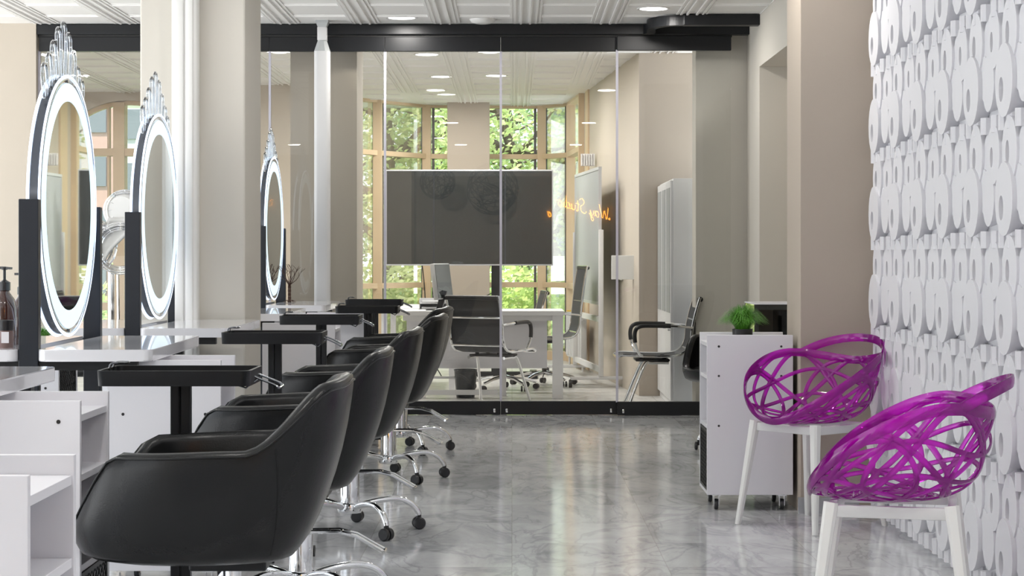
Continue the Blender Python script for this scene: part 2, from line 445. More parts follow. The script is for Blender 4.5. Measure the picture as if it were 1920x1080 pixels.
# relief wall decoration: overlapping plaster discs on short tubes
rb = B()
def disc(y, z, ry, rz, out, tilt, hole=None):
    n = 20; vs_o = []; vs_w = []; vs_i = []
    xf = WX - out
    for k in range(n):
        a = 2 * PI * k / n; cy, cz = ry * math.cos(a), rz * math.sin(a)
        px = xf + cy * tilt
        vs_o.append(rb.bm.verts.new((px, y + cy, z + cz)))
        vs_w.append(rb.bm.verts.new((px + 0.012, y + cy, z + cz)))
    wr = [rb.bm.verts.new((WX + 0.002, y + 0.80 * ry * math.cos(2 * PI * k / n), z + 0.85 * rz * math.sin(2 * PI * k / n))) for k in range(n)]
    for k in range(n):
        j = (k + 1) % n
        rb.bm.faces.new((vs_o[k], vs_o[j], vs_w[j], vs_w[k])); rb.bm.faces.new((vs_w[k], vs_w[j], wr[j], wr[k]))
    if hole:
        hy, hz, hr, hz2 = hole
        hi = []; hd = []
        for k in range(n):
            a = 2 * PI * k / n
            cy = hy + hr * math.cos(a); cz = hz + hz2 * math.sin(a)
            hi.append(rb.bm.verts.new((xf + cy * tilt, y + cy, z + cz))); hd.append(rb.bm.verts.new((xf + cy * tilt + 0.05, y + cy, z + cz)))
        for k in range(n):
            j = (k + 1) % n
            rb.bm.faces.new((vs_o[k], vs_o[j], hi[j], hi[k])); rb.bm.faces.new((hi[k], hi[j], hd[j], hd[k]))
        rb.bm.faces.new(hd)
    else: rb.bm.faces.new(vs_o)
PY = 0.452
for r in range(-1, 8):
    zb = 0.055 + 0.4 * r + 0.017
    for c in range(-1, 15):
        yc = 8.53 - PY * c
        if yc < 2.2: continue
        for (dy, dz, ry, rz, out, tl, ho) in (
            (0.0, 0.12, 0.100, 0.126, 0.056, -0.03, (0.030, -0.03, 0.026, 0.042)),
            (-0.205, 0.130, 0.066, 0.100, 0.045, -0.05, None),
            (-0.115, 0.155, 0.045, 0.080, 0.036, -0.05, None),
            (-0.315, 0.155, 0.050, 0.080, 0.030, -0.05, None),
            (-0.035, 0.285, 0.078, 0.112, 0.046, -0.05, (0.022, -0.01, 0.020, 0.042)),
            (-0.150, 0.270, 0.050, 0.090, 0.030, -0.08, None),
            (-0.262, 0.280, 0.070, 0.105, 0.042, -0.05, (0.020, -0.01, 0.016, 0.036)),
            (-0.367, 0.265, 0.050, 0.085, 0.026, -0.08, None)):
            z = zb + dz; yy = yc + dy
            if z - rz < 0.01 or z + rz > H + 0.12 or yy + ry > 8.69: continue
            disc(yy, z, ry, rz, out, tl, ho)
        for dy in (-0.13, -0.02, -0.27, -0.37):
            z = zb + 0.375
            if z < 0.02 or yc + dy > 8.65: continue
            rb.cyl((WX - 0.03, yc + dy, z - 0.02), (WX - 0.03, yc + dy, z + 0.04), 0.022, seg=8)
struct(rb.build('wall_relief', M['white_plaster'], ang=0.5))

# walls by the partition and beyond
struct(B().box(-6.2, -3.58, GY - 0.06, GY + 0.1, 0, H).build('wall_back', M['beige'], smooth=False))
struct(B().box(-6.2, 2.2, BK - 0.2, BK, 0, H).build('wall_front', M['taupe'], smooth=False))
# front big pillar (left) with pilaster and pipe
struct(B().box(-1.945, -1.395, 9.76, 10.37, 0, H, 0.01).build('wall_pillar', M['beige_light'], smooth=False))
t = B().box(-1.765, -1.63, 9.66, 9.76, 0, H, 0.02, seg=3)
t.box(-1.745, -1.70, 9.645, 9.67, 0, H, 0.008); t.box(-1.69, -1.65, 9.645, 9.67, 0, H, 0.008)
struct(t.build('trim_1', M['white_plastic']))
# pillar behind the glass at left and right
struct(B().box(-1.70, -1.19, 14.32, 14.9, 0, H).build('wall_pillar', M['beige'], smooth=False))
struct(B().box(1.40, 2.2, 14.22, 14.5, 0, H).build('wall_stub', M['beige_light'], smooth=False))
# office walls
def wall_seg(name, a, b, th, z0, z1, m):
    bb = B(); a = Vector((*a, 0)); b = Vector((*b, 0)); d = (b - a).normalized(); n = Vector((d.y, -d.x, 0)) * th
    p = [(a.x, a.y), (b.x, b.y), (b.x + n.x, b.y + n.y), (a.x + n.x, a.y + n.y)]
    bb.prism(p, z0, z1); return struct(bb.build(name, m, smooth=False))
wall_seg('wall_office', (0.775, 20.1), (1.09, 16.02), -0.12, 0, H, M['beige'])
struct(B().box(1.09, 2.4, 16.02, 16.15, 0, H).build('wall_office', M['taupe'], smooth=False))
struct(B().box(-2.56, -2.0, 19.0, 19.15, 0, H).build('wall_office', M['beige'], smooth=False))
struct(B().box(-2.12, -2.0, 19.15, 20.3, 0, H).build('wall_office', M['beige'], smooth=False))
struct(B().box(-0.737, -0.258, 21.25, 21.6, 0, H).build('wall_office_pillar', M['taupe'], smooth=False))
struct(B().box(-6.2, -6.1, GY + 0.1, 19.9, 0, H).build('wall_office', M['beige'], smooth=False))
# arch wall at far left
aw = B(); CXA, RA, YA = -4.10, 0.92, 19.9
def archwall():
    pts = []
    n = 24; xs = [CXA - RA + 2 * RA * i / n for i in range(n + 1)]
    top = [1.95 + math.sqrt(max(0, RA * RA - (q - CXA) ** 2)) * 0.99 for q in xs]
    for i in range(n):
        for yy0, yy1 in ((YA, YA + 0.2),):
            a = [(xs[i], yy0, top[i]), (xs[i + 1], yy0, top[i + 1]), (xs[i + 1], yy0, H), (xs[i], yy0, H)]
            v = [aw.bm.verts.new(p) for p in a]; aw.bm.faces.new(v)
            v = [aw.bm.verts.new(p) for p in ((xs[i], yy0, top[i]), (xs[i + 1], yy0, top[i + 1]), (xs[i + 1], yy1, top[i + 1]), (xs[i], yy1, top[i]))]
            aw.bm.faces.new(v)
    aw.box(-6.2, CXA - RA, YA, YA + 0.2, 0, H); aw.box(CXA + RA, -2.56, YA, YA + 0.2, 0, H)
archwall()
struct(aw.build('wall_office', M['beige'], smooth=False))
struct(B().box(-2.68, -2.56, 19.0, 20.1, 0, H).build('wall_office', M['beige'], smooth=False))
# arch window
wroot = thing('window_1', None, None); wroot['kind'] = 'structure'
for k in ('label', 'category'):
    if k in wroot: del wroot[k]
wf = B()
arc = [(CXA + RA * math.cos(a), YA + 0.12, 1.95 + RA * 0.99 * math.sin(a)) for a in [PI * i / 28 for i in range(29)]]
wf.tube(arc, 0.05, 4, flat=(0.06, 0.06))
wf.box(-4.26, -4.14, YA + 0.03, YA + 0.2, 0, 2.84); 
for z0, z1 in ((2.27, 2.35), (0.62, 0.70), (0, 0.08)): wf.box(CXA - RA, CXA + RA, YA + 0.05, YA + 0.19, z0, z1)
for xx in (-4.32, ): wf.box(xx - 0.012, xx + 0.012, YA + 0.08, YA + 0.16, 0, 2.8)
wf.build('window_frame', M['wood'], wroot, smooth=False)
B().box(CXA - RA, CXA + RA, YA + 0.125, YA + 0.13, 0, 2.86).build('pane', M['win_glass'], wroot, smooth=False)
# bay windows
NODES = [(-2.0, 20.2), (-1.51, 21.0), (-0.99, 21.7), (0.345, 21.8), (0.67, 21.4), (0.765, 20.15)]
for i in range(len(NODES) - 1):
    a = Vector((*NODES[i], 0)); b = Vector((*NODES[i + 1], 0))
    wr_ = bpy.data.objects.new('window_%d' % (i + 2), None); COL.objects.link(wr_); struct(wr_)
    f = B(); d = (b - a).normalized()
    for z0, z1 in ((2.33, 2.385), (0.835, 0.895), (-0.0, 0.10), (2.92, 2.95)):
        f.beam((a.x, a.y, (z0 + z1) / 2), (b.x, b.y, (z0 + z1) / 2), 0.10, z1 - z0)
    f.build('window_frame', M['wood'], wr_, smooth=False)
    g = B(); g.beam((a.x, a.y + 0.02, H / 2), (b.x, b.y + 0.02, H / 2), 0.008, H)
    g.build('pane', M['win_glass'], wr_, smooth=False)
    g = B()
    for p, s_ in ((a + d * 0.075, 1), (b - d * 0.075, -1)):
        g.beam((p.x, p.y, 0.05), (p.x, p.y, H - 0.02), 0.03, 0.02)
    g.build('gasket', M['gasket'], wr_, smooth=False)
for i, p in enumerate(NODES[1:]):
    struct(B().box(p[0] - 0.05, p[0] + 0.05, p[1] - 0.09, p[1] + 0.07, 0, H, 0.004).build('trim_%d' % (i + 2), M['wood'], smooth=False))
# wooden return window by the right wall
rw = B(); rw.beam((0.80, 19.9, H / 2), (0.815, 19.6, H / 2), 0.04, H)
struct(rw.build('trim_8', M['wood'], smooth=False))

# ================================================================ PARTITION
tr = thing('ceiling_track', 'long black sliding door track under the ceiling, above the glass panels', 'track', (0, 0, 0))
B().box(-3.58, 1.00, GY - 0.05, GY + 0.05, 2.868, 2.945, 0.004).build('rail', M['black_metal'], tr, smooth=False)
path = smooth_path([(1.00, GY - 0.0, 2.905), (1.04, GY - 0.12, 2.905), (1.03, 13.72, 2.905), (1.12, 13.56, 2.905), (1.25, 13.52, 2.905)], 8)
b = B(); b.tube(path, 0.04, 4, flat=(0.045, 0.052)); b.box(1.24, 1.79, 13.47, 13.57, 2.868, 2.945, 0.004)
b.build('rail_bend', M['black_metal'], tr, smooth=False)
B().box(1.00, 1.79, GY - 0.04, GY + 0.05, 2.87, 2.935, 0.004).build('rail', M['black_metal'], tr, smooth=False)
B().box(-3.58, 1.66, GY - 0.012, GY + 0.012, 2.852, 2.87).build('brush_strip', M['cable'], tr, smooth=False)
edges = [74, 290, 506, 722, 939, 1157, 1371]
names = ['first glass partition panel from the left, seen behind the nearest round mirror',
         'second glass partition panel from the left, mostly hidden behind the big pillar',
         'glass partition panel behind the farthest mirror and the white service pole',
         'glass partition panel with the left half of the screen behind it',
         'glass partition panel in the middle, right half of the screen and whiteboard behind it',
         'rightmost glass partition panel, in front of the tall white cabinet']
for i in range(6):
    yy = GY if i < 5 else GY - 0.06
    x0 = (edges[i] - 960) * yy / FOC; x1 = (edges[i + 1] - 960) * yy / FOC - 0.002
    p = thing('glass_panel', names[i], 'glass panel', (0, 0, 0), group='glass partition panels')
    B().box(x0, x1, yy - 0.022, yy + 0.022, 2.744, 2.852, 0.003).build('top_rail', M['black_metal'], p, smooth=False)
    B().box(x0, x1, yy - 0.03, yy + 0.03, 0.004, 0.105, 0.003).build('bottom_rail', M['black_metal'], p, smooth=False)
    B().box(x0 + 0.001, x1 - 0.001, yy - 0.004, yy + 0.004, 0.10, 2.75).build('pane', M['glass'], p, smooth=False)
    B().box(x0 - 0.009, x0 + 0.009, yy - 0.008, yy + 0.008, 0.10, 2.75).build('edge_seal', M['seal'], p, smooth=False)
    for xx in (x0 + 0.045, x1 - 0.045):
        B().box(xx - 0.008, xx + 0.008, yy - 0.036, yy - 0.028, 0.02, 0.05, 0.003).build('lock', M['chrome'], p)

# white service pole
p = thing('service_pole', 'white round-edged service pole with a grey funnel top, in front of the glass', 'pole', (-1.41, 13.88, 0))
B().prism(rrect(-0.058, 0.058, -0.058, 0.058, 0.03), 0, 2.72).build('pole', M['white_metal'], p)
b = B(); b.tube([(0, 0, 2.72), (0, 0, 2.80)], [0.064, 0.036], 8); b.build('collar', M['grey_pipe'], p)
B().box(-0.035, 0.035, -0.035, 0.035, 2.80, 2.90, 0.004).build('upper_pole', M['white_metal'], p)
b = B(); b.tube([(0, 0, 2.885), (0, 0, 2.935)], [0.036, 0.066], 4); b.tube([(0, 0, 2.93), (0, 0, 2.95)], [0.066, 0.066], 4); b.build('funnel_cap', M['grey_pipe'], p)

# ================================================================ CEILING LAMPS
def downlight_proto():
    t = thing('ceiling_light', 'x', 'ceiling light', (0, 0, H))
    b = B(); b.lathe([(0.098, -0.004), (0.115, -0.006), (0.118, 0.0), (0.098, 0.0)], 32); b.build('bezel', M['white_plastic'], t)
    b = B(); b.lathe([(0.0, -0.003), (0.099, -0.003)], 32); b.build('diffuser', M['lamp'], t)
    return t
ld = bpy.data.lights.new('downlight', 'AREA'); ld.shape = 'DISK'; ld.size = 0.19; ld.energy = LAMP_W; ld.color = (1.0, 0.965, 0.92)
ld2 = ld.copy(); ld2.energy = LAMP_W * 1.9
def lamp_at(x, y):
    l = bpy.data.objects.new('downlight_bulb', ld2 if y > GY else ld); COL.objects.link(l); l.location = (x, y, H - 0.012)
vis = [(-0.81, 13.70, 'round ceiling light left of centre just in front of the black track'),
       (1.0, 13.20, 'round ceiling light at the right, above the bend of the black track'),
       (-0.74, 16.2, 'office ceiling light nearest the glass, left of centre'),
       (-0.19, 16.0, 'office ceiling light cut by the glass panel seam below the beam'),
       (-0.69, 18.2, 'middle office ceiling light of the left row'),
       (-0.155, 18.1, 'middle office ceiling light beside the central glass seam'),
       (-0.71, 20.2, 'farthest office ceiling light, near the window pillar'),
       (-4.18, 18.06, 'ceiling light behind the leftmost glass, above the nearest mirror'),
       (-2.0, 16.0, 'office ceiling light right beside the big pillar'),
       (-4.05, 16.2, 'ceiling light at the upper left corner behind the glass')]
pr = None
for x_, y_, lab in vis:
    if pr is None: pr = downlight_proto(); pr.location = (x_, y_, H); pr['label'] = lab; pr['group'] = 'round ceiling lights'
    else: dup(pr, (x_, y_, H), 0, lab, 'round ceiling lights')
    lamp_at(x_, y_)
for x_ in (-3.4, -0.8, 1.0):
    for y_ in (-1.0, 3.8, 8.6):
        dup(pr, (x_, y_, H), 0, 'round ceiling light over the salon floor, out of the picture', 'round ceiling lights overhead')
        lamp_at(x_, y_)
t = thing('smoke_detector', 'white dome smoke detector on the ceiling right of the first light', 'smoke detector', (-0.217, 13.80, H))
b = B(); b.lathe([(0.0, -0.035), (0.05, -0.033), (0.085, -0.022), (0.097, -0.006), (0.097, 0)], 28); b.build('cover', M['white_plastic'], t)

# ================================================================ MIRROR STATIONS
ZT = 0.870
def station():
    t = thing('mirror_station', 'x', 'mirror')
    # disc
    b = B(); b.lathe([(0.0, -0.020), (0.485, -0.020), (0.492, -0.014), (0.492, 0.014), (0.485, 0.020), (0, 0.020)], 72, (0, 0, 1.392), 'x'); disc_o = b.build('mirror_disc', M['acrylic_dark'], t)
    for s in (1, -1):
        b = B(); b.lathe([(0, 0.0225 * s), (0.40, 0.0225 * s)], 72, (0, 0, 1.392), 'x'); b.build('mirror_glass', M['mirror'], t)
        b = B(); b.lathe([(0.40, 0.0222 * s), (0.402, 0.024 * s), (0.468, 0.024 * s), (0.47, 0.0222 * s)], 72, (0, 0, 1.392), 'x'); b.build('light_ring', M['led'], t)
        b = B(); b.lathe([(0.47, 0.020 * s), (0.484, 0.0255 * s), (0.489, 0.0255 * s), (0.4925, 0.018 * s)], 72, (0, 0, 1.392), 'x'); b.build('glass_edge', M['clear'], t)
        b = B(); b.lathe([(0.489, 0.0235 * s), (0.499, 0.0255 * s), (0.502, 0.022 * s), (0.497, 0.016 * s), (0.489, 0.016 * s)], 72, (0, 0, 1.392), 'x'); b.build('light_edge', M['led_edge'], t)
    # crown of acrylic loops
    hs = [0.125, 0.125, 0.145, 0.185, 0.21, 0.185, 0.145, 0.125, 0.125]
    for k in range(9):
        u = k - 4; a = u * 0.165
        by, bz = math.sin(a) * 0.50, 1.392 + math.cos(a) * 0.495
        dr = Vector((0, math.sin(a * 0.30), math.cos(a * 0.30))); sd_ = Vector((0, dr.z, -dr.y))
        h_ = hs[k]; w_ = 0.036; o = Vector((0, by, bz))
        pts = [o - sd_ * w_ * 0.6, o - sd_ * w_ + dr * h_ * 0.5, o - sd_ * w_ + dr * (h_ - w_)]
        for i in range(1, 6):
            q = PI - PI * i / 6; pts.append(o + dr * (h_ - w_ + w_ * math.sin(q)) + sd_ * w_ * math.cos(q))
        pts += [o + sd_ * w_ + dr * (h_ - w_), o + sd_ * w_ + dr * h_ * 0.5, o + sd_ * w_ * 0.6]
        b = B(); b.tube(smooth_path(pts, 3), 0.0062, 8); b.build('crown_loop', M['crown'], t)
    # posts
    for s in (-1, 1):
        b = B(); b.box(-0.035, 0.035, s * 0.55 - 0.022, s * 0.55 + 0.022, 0.0, 1.402, 0.003); b.build('post', M['blue_black'], t, smooth=False)
    # tables
    for s in (1, -1):
        b = B()
        xs = (0.037, 0.44) if s > 0 else (-0.44, -0.037)
        poly = rrect(xs[0], xs[1], -0.60, 0.56, 0.03)
        b.prism(poly, ZT - 0.042, ZT)
        es = [e for e in b.bm.edges if abs(e.verts[0].co.z - e.verts[1].co.z) < 1e-6]
        bmesh.ops.bevel(b.bm, geom=es, offset=0.004, segments=2, affect='EDGES')
        b.build('tabletop', M['white_lac'], t)
    b = B(); b.box(-0.38, 0.38, -0.56, -0.52, ZT - 0.075, ZT - 0.0425); b.box(-0.38, 0.38, 0.49, 0.53, ZT - 0.075, ZT - 0.0425); b.box(-0.02, 0.02, -0.52, 0.52, ZT - 0.085, ZT - 0.0425)
    b.build('table_frame', M['black_metal'], t, smooth=False)
    return t
M['crown'] = glass_mat('clear_rod', (0.80, 0.84, 0.88), 3.2, 0.05)
SG = 'round lit mirror stations in a row'
st = station(); st.location = (-1.80, 5.02, 0); st['label'] = 'nearest station at the left edge, only its white tabletop corner showing'; st['group'] = SG
dup(st, (-1.722, 7.17, 0), math.radians(1.2), 'large round lit mirror nearest the camera, bottles beside its black post', SG)
dup(st, (-1.742, 9.12, 0), math.radians(0.3), 'second round lit mirror, standing against the big pillar', SG)
dup(st, (-1.742, 11.25, 0), 0, 'mirror station hidden behind the big pillar, only tabletop visible', SG)
dup(st, (-1.690, 13.10, 0), 0, 'farthest round lit mirror, beside the glass and a brown wire tree', SG)

# ================================================================ TROLLEYS
def trolley():
    t = thing('salon_trolley', 'x', 'trolley')
    W2, D2 = 0.2025, 0.175
    for s in (-1, 1):
        b = B(); b.box(-W2, W2, s * D2 - 0.009 * (1 + s), s * D2 + 0.009 * (1 - s), 0.075, 0.828, 0.0015); sp_ = b.build('side_panel', M['white_lam'], t, smooth=False)
        for xx in (-0.147, 0.147):
            for zz in (0.774, 0.635, 0.40):
                b = B(); b.cyl((xx, s * (D2 + 0.0012), zz), (xx, s * (D2 - 0.001), zz), 0.0055, seg=14); b.build('screw_cap', M['black_plastic'], sp_)
    for zz in (0.790, 0.635, 0.40, 0.09):
        b = B(); b.box(-W2 + 0.004, W2 - 0.016, -D2 + 0.0185, D2 - 0.0185, zz - 0.018, zz, 0.001); b.build('shelf', M['white_lam'], t, smooth=False)
    b = B(); b.box(-0.012, 0.0, -D2 + 0.0185, D2 - 0.0185, 0.09, 0.772); b.build('divider', M['white_lam'], t, smooth=False)
    # back grille (full) and lower front grille
    def grille(x, z0, z1, nm):
        b = B(); y0, y1 = -D2 + 0.0185, D2 - 0.0185
        b.box(x - 0.003, x + 0.003, y0, y1, z0, z0 + 0.012); b.box(x - 0.003, x + 0.003, y0, y1, z1 - 0.012, z1)
        b.box(x - 0.003, x + 0.003, y0, y0 + 0.012, z0, z1); b.box(x - 0.003, x + 0.003, y1 - 0.012, y1, z0, z1)
        n = 9; Wg = y1 - y0; st_ = Wg / n
        k = -int((z1 - z0) / st_) - 1
        while k <= n + 1:
            for sg in (1, -1):
                ya = y0 + k * st_; za = z0; L = (z1 - z0)
                # clip line y = ya + (z-z0)
                t0 = max(0, y0 - ya); t1 = min(L, y1 - ya)
                if t1 > t0 + 1e-4:
                    p0 = (x, ya + t0, z0 + t0); p1 = (x, ya + t1, z0 + t1)
                    if sg < 0: p0 = (x, -p0[1], p0[2]); p1 = (x, -p1[1], p1[2])
                    b.beam(p0, p1, 0.003, 0.005)
            k += 1
        return b.build(nm, M['black_metal'], t, smooth=False)
    grille(-W2 + 0.004, 0.092, 0.38, 'front_grille')
    grille(W2 - 0.005, 0.08, 0.80, 'back_grille')
    b = B(); b.box(W2 - 0.014, W2 - 0.0095, -D2 + 0.0185, D2 - 0.0185, 0.09, 0.78); b.build('back_panel', M['black_metal'], t, smooth=False)
    for sx in (-1, 1):
        for sy in (-1, 1):
            cx, cy = sx * 0.155, sy * 0.135
            b = B(); b.box(cx - 0.02, cx + 0.02, cy - 0.02, cy + 0.02, 0.067, 0.0755); b.box(cx - 0.013, cx - 0.010, cy - 0.010, cy + 0.018, 0.02, 0.069); b.box(cx + 0.010, cx + 0.013, cy - 0.010, cy + 0.018, 0.02, 0.069)
            c_ = b.build('caster', M['chrome'], t, smooth=False)
            b = B(); b.lathe([(0.0, -0.009), (0.024, -0.009), (0.026, -0.005), (0.026, 0.005), (0.024, 0.009), (0, 0.009)], 18, (cx, cy + 0.01, 0.026), 'x'); b.build('wheel', M['bin'], c_)
    return t
TG = 'white salon trolleys'
tl = trolley(); tl.location = (1.121, 8.965, 0); tl['label'] = 'white trolley on casters by the taupe pier, green plant on top'; tl['group'] = TG
dup(tl, (-1.022, 3.335, 0), PI, 'nearest white shelf trolley in the bottom left corner', TG)
dup(tl, (-1.312, 4.97, 0), PI, 'white shelf trolley second from the camera, behind the corner one', TG)
dup(tl, (-1.242, 6.84, 0), PI, 'white shelf trolley under the nearest round mirror, behind the black tray', TG)
dup(tl, (-1.187, 10.56, 0), PI, 'white shelf trolley just right of the big pillar', TG)
dup(tl, (-1.15, 12.15, 0), PI, 'farthest white shelf trolley, beyond the pillar', TG)
dup(tl, (-2.14, 8.15, 0), 0, 'white trolley behind the nearest mirror, grassy plant on top', TG)

# ================================================================ TRAY STANDS
def tray():
    t = thing('tray_stand', 'x', 'tray stand')
    b = B(); X, Y = 0.1975, 0.125
    outer = rrect(-X, X, -Y, Y, 0.025); inner = rrect(-X + 0.006, X - 0.006, -Y + 0.006, Y - 0.006, 0.02)
    n = len(outer)
    rows = [[(x_, y_, 0.857) for x_, y_ in outer], [(x_ * 1.012, y_ * 1.015, 0.902) for x_, y_ in outer],
            [(x_ * 1.0, y_, 0.902) for x_, y_ in inner], [(x_, y_, 0.863) for x_, y_ in inner]]
    vs = b.grid(rows, closed_u=True)
    b.bm.faces.new(vs[0][::-1]); b.bm.faces.new(vs[-1])
    b.build('tray', M['black_metal'], t, ang=0.5)
    b = B(); b.box(-0.026, -0.002, -0.02, 0.02, 0.07, 0.857, 0.003); b.box(0.000, 0.026, -0.015, 0.015, 0.07, 0.857, 0.003); b.build('pole', M['black_metal'], t, smooth=False)
    b = B(); b.box(-0.05, 0.05, -0.04, 0.04, 0.055, 0.08, 0.004)
    for sx in (-1, 1):
        b.beam((0, -0.18, 0.06), (0, 0.18, 0.06), 0.03, 0.02) if sx < 0 else b.beam((-0.15, 0, 0.06), (0.15, 0, 0.06), 0.03, 0.02)
    b.build('base', M['black_metal'], t, smooth=False)
    for cx, cy in ((0, -0.17), (0, 0.17), (-0.14, 0), (0.14, 0)):
        b = B()
        for o in (-0.012, 0.012): b.cyl((cx + o - 0.008, cy, 0.024), (cx + o + 0.008, cy, 0.024), 0.024, seg=16)
        b.cyl((cx, cy, 0.03), (cx, cy, 0.055), 0.006, seg=8); b.build('caster', M['black_plastic'], t)
    pts = smooth_path([(0.19, -0.03, 0.885), (0.205, -0.03, 0.875), (0.25, -0.035, 0.855), (0.262, -0.03, 0.846), (0.264, 0.01, 0.846), (0.262, 0.05, 0.848), (0.25, 0.055, 0.857), (0.205, 0.045, 0.878), (0.19, 0.045, 0.885)], 4)
    b = B(); b.tube(pts, 0.0035, 6); b.tube([(0.15, -0.03, 0.855), (0.175, -0.03, 0.845), (0.205, -0.03, 0.872)], 0.003, 6); b.build('dryer_holder', M['chrome_d'], t)
    b = B(); b.tube(smooth_path([(-0.19, 0.00, 0.89), (-0.185, 0.0, 0.915), (-0.15, 0.0, 0.917), (-0.15, 0.05, 0.917), (-0.185, 0.05, 0.915), (-0.19, 0.05, 0.89)], 4), 0.003, 6); b.build('wire_clip', M['chrome_d'], t)
    return t
M['chrome_d'] = mat('dark_chrome', (0.25, 0.26, 0.28), 0.15, 1.0)
RG = 'black tool trays on poles'
tt = tray(); tt.location = (-0.954, 5.385, 0); tt['label'] = 'largest black tray stand, nearest the camera before the first chair'; tt['group'] = RG
dup(tt, (-0.948, 7.47, -0.004), 0, 'second black tray stand from the camera, left of the second armchair', RG)
dup(tt, (-0.962, 9.42, 0), 0, 'third black tray stand from the camera', RG)
dup(tt, (-0.918, 11.90, -0.02), 0, 'fourth black tray stand, in front of the farthest one', RG)
dup(tt, (-0.975, 13.25, -0.01), 0, 'farthest black tray stand, partly behind the fourth', RG)
tt.scale = (1.09, 1.06, 0.972)

# ================================================================ STYLING CHAIRS
def styling_chair():
    t = thing('styling_chair', 'x', 'chair')
    NT = 72
    def outline(a):   # a=0 front (-x), pi back (+x)
        c, s = math.cos(a), math.sin(a)
        fx = 0.405 if c > 0 else 0.318
        n_ = 2.7
        k = (abs(c / fx) ** n_ + abs(s / 0.300) ** n_) ** (-1 / n_)
        return -c * k, s * k
    def rimz(a):
        d = min(a, 2 * PI - a)
        return interp(d, [0.0, 0.26, 0.68, 1.80, 2.60, PI], [0.500, 0.512, 0.704, 0.712, 0.878, 0.890])
    def wall(a, v):   # v 0 bottom centre .. 1 rim
        ox, oy = outline(a); zr = rimz(a); d = min(a, 2 * PI - a)
        back = interp(d, [0.9, 2.2, PI], [0, 0.7, 1.0])
        if v < 0.4:
            front = interp(d, [0.35, 1.1], [1.0, 0.0]); gb = 0.80 + 0.14 * front
            q = v / 0.4; g = gb * math.sin(q * PI / 2 * 0.9) / math.sin(PI / 2 * 0.9); z = 0.405 + 0.035 * q ** 2.5
            g *= 1 - 0.30 * back
            return Vector((ox * g, oy * g, z))
        q = (v - 0.4) / 0.6
        g0 = (0.80 + 0.14 * interp(d, [0.35, 1.1], [1.0, 0.0])) * (1 - 0.30 * back)
        if d < 0.9: gl = lerp(g0, 1.0, math.sin(q * PI / 2))
        else: gl = lerp(g0, 1.0, lerp(math.sin(q * PI / 2), 0.35 * q + 0.65 * math.sin(q * PI / 2), back))
        z = 0.44 + (zr - 0.44) * q ** 1.25
        fl = 1 - (0.15 * min(1, max(0, (z - 0.50) / 0.21)) if ox < 0 else 0)
        return Vector((ox * gl * fl, oy * gl, z))
    b = B()
    A = [2 * PI * i / NT for i in range(NT)]
    V = [0.05, 0.15, 0.25, 0.33, 0.4, 0.46, 0.54, 0.62, 0.7, 0.78, 0.86, 0.93, 0.975]
    rows = [[wall(a, v) for a in A] for v in V]
    th = 0.042
    def inner(a, v):
        p = wall(a, v); q = Vector((p.x, p.y, 0)); L = q.length
        return p - q / L * th
    top = []
    for a in A:
        p = wall(a, 1.0); q = Vector((p.x, p.y, 0)).normalized()
        top.append(p)
    rows.append([p - Vector((p.x, p.y, 0)).normalized() * 0.004 + Vector((0, 0, -0.001)) for p in top])
    rows.append([p - Vector((p.x, p.y, 0)).normalized() * 0.02 + Vector((0, 0, 0.005)) for p in top])
    rows.append([p - Vector((p.x, p.y, 0)).normalized() * 0.037 for p in top])
    for v in (0.97, 0.9, 0.8, 0.7, 0.6, 0.5):
        rows.append([inner(a, v) for a in A])
    vs = b.grid(rows, closed_u=True)
    c = b.bm.verts.new((0, 0, 0.402))
    for k in range(NT): b.bm.faces.new((vs[0][k], vs[0][(k + 1) % NT], c))
    b.build('shell', M['leather'], t, ang=1.2)
    # piping along rim
    b = B(); b.tube([wall(a, 0.985) + Vector((wall(a, 1).x, wall(a, 1).y, 0)).normalized() * 0.0008 for a in A], 0.0032, 6, closed=True); b.build('piping', M['leather'], t)
    # vertical seams at the back corners
    for sa in (2.05, 2 * PI - 2.05):
        b = B(); b.tube([wall(sa + (0.25 if sa < PI else -0.25) * (1 - v), v) * 1.0008 for v in [0.4 + 0.05 * i for i in range(12)]], 0.0022, 6)
        b.build('seam', M['leather'], t)
    # seat cushion
    b = B(); rows = []
    for g, z in ((1.0, 0.455), (1.0, 0.485), (0.97, 0.503), (0.9, 0.512), (0.7, 0.516), (0.4, 0.512), (0.15, 0.508)):
        row = []
        for a in A:
            p = wall(a, 0.55); q = Vector((p.x, p.y, 0)); row.append(Vector((0, 0, z)) + q.normalized() * max(0.01, (q.length - 0.045)) * g)
        rows.append(row)
    vs = b.grid(rows, closed_u=True); b.bm.faces.new(vs[-1]); b.bm.faces.new(vs[0][::-1])
    b.build('seat_cushion', M['leather'], t, ang=1.2)
    # mechanism
    b = B(); b.box(-0.10, 0.10, -0.08, 0.08, 0.385, 0.412, 0.006); b.build('seat_plate', M['black_metal'], t, smooth=False)
    b = B(); b.lathe([(0, 0.11), (0.042, 0.11), (0.042, 0.33), (0.040, 0.335), (0.025, 0.335), (0.025, 0.378), (0, 0.378)], 28); b.build('gas_column', M['chrome'], t)
    # lever: two chrome rods joined at the end
    b = B(); rod = lambda s: [(-0.05, s * 0.016, 0.262), (0.13, s * 0.024, 0.264), (0.19, s * 0.026, 0.25), (0.285, s * 0.028, 0.195)]
    b.tube(rod(1), 0.0075, 8); b.tube(rod(-1), 0.0075, 8); b.tube([(0.285, -0.036, 0.195), (0.285, 0.036, 0.195)], 0.0075, 8)
    b.tube([(0.14, -0.03, 0.262), (0.14, 0.03, 0.262)], 0.006, 8)
    b.build('pump_lever', M['chrome'], t)
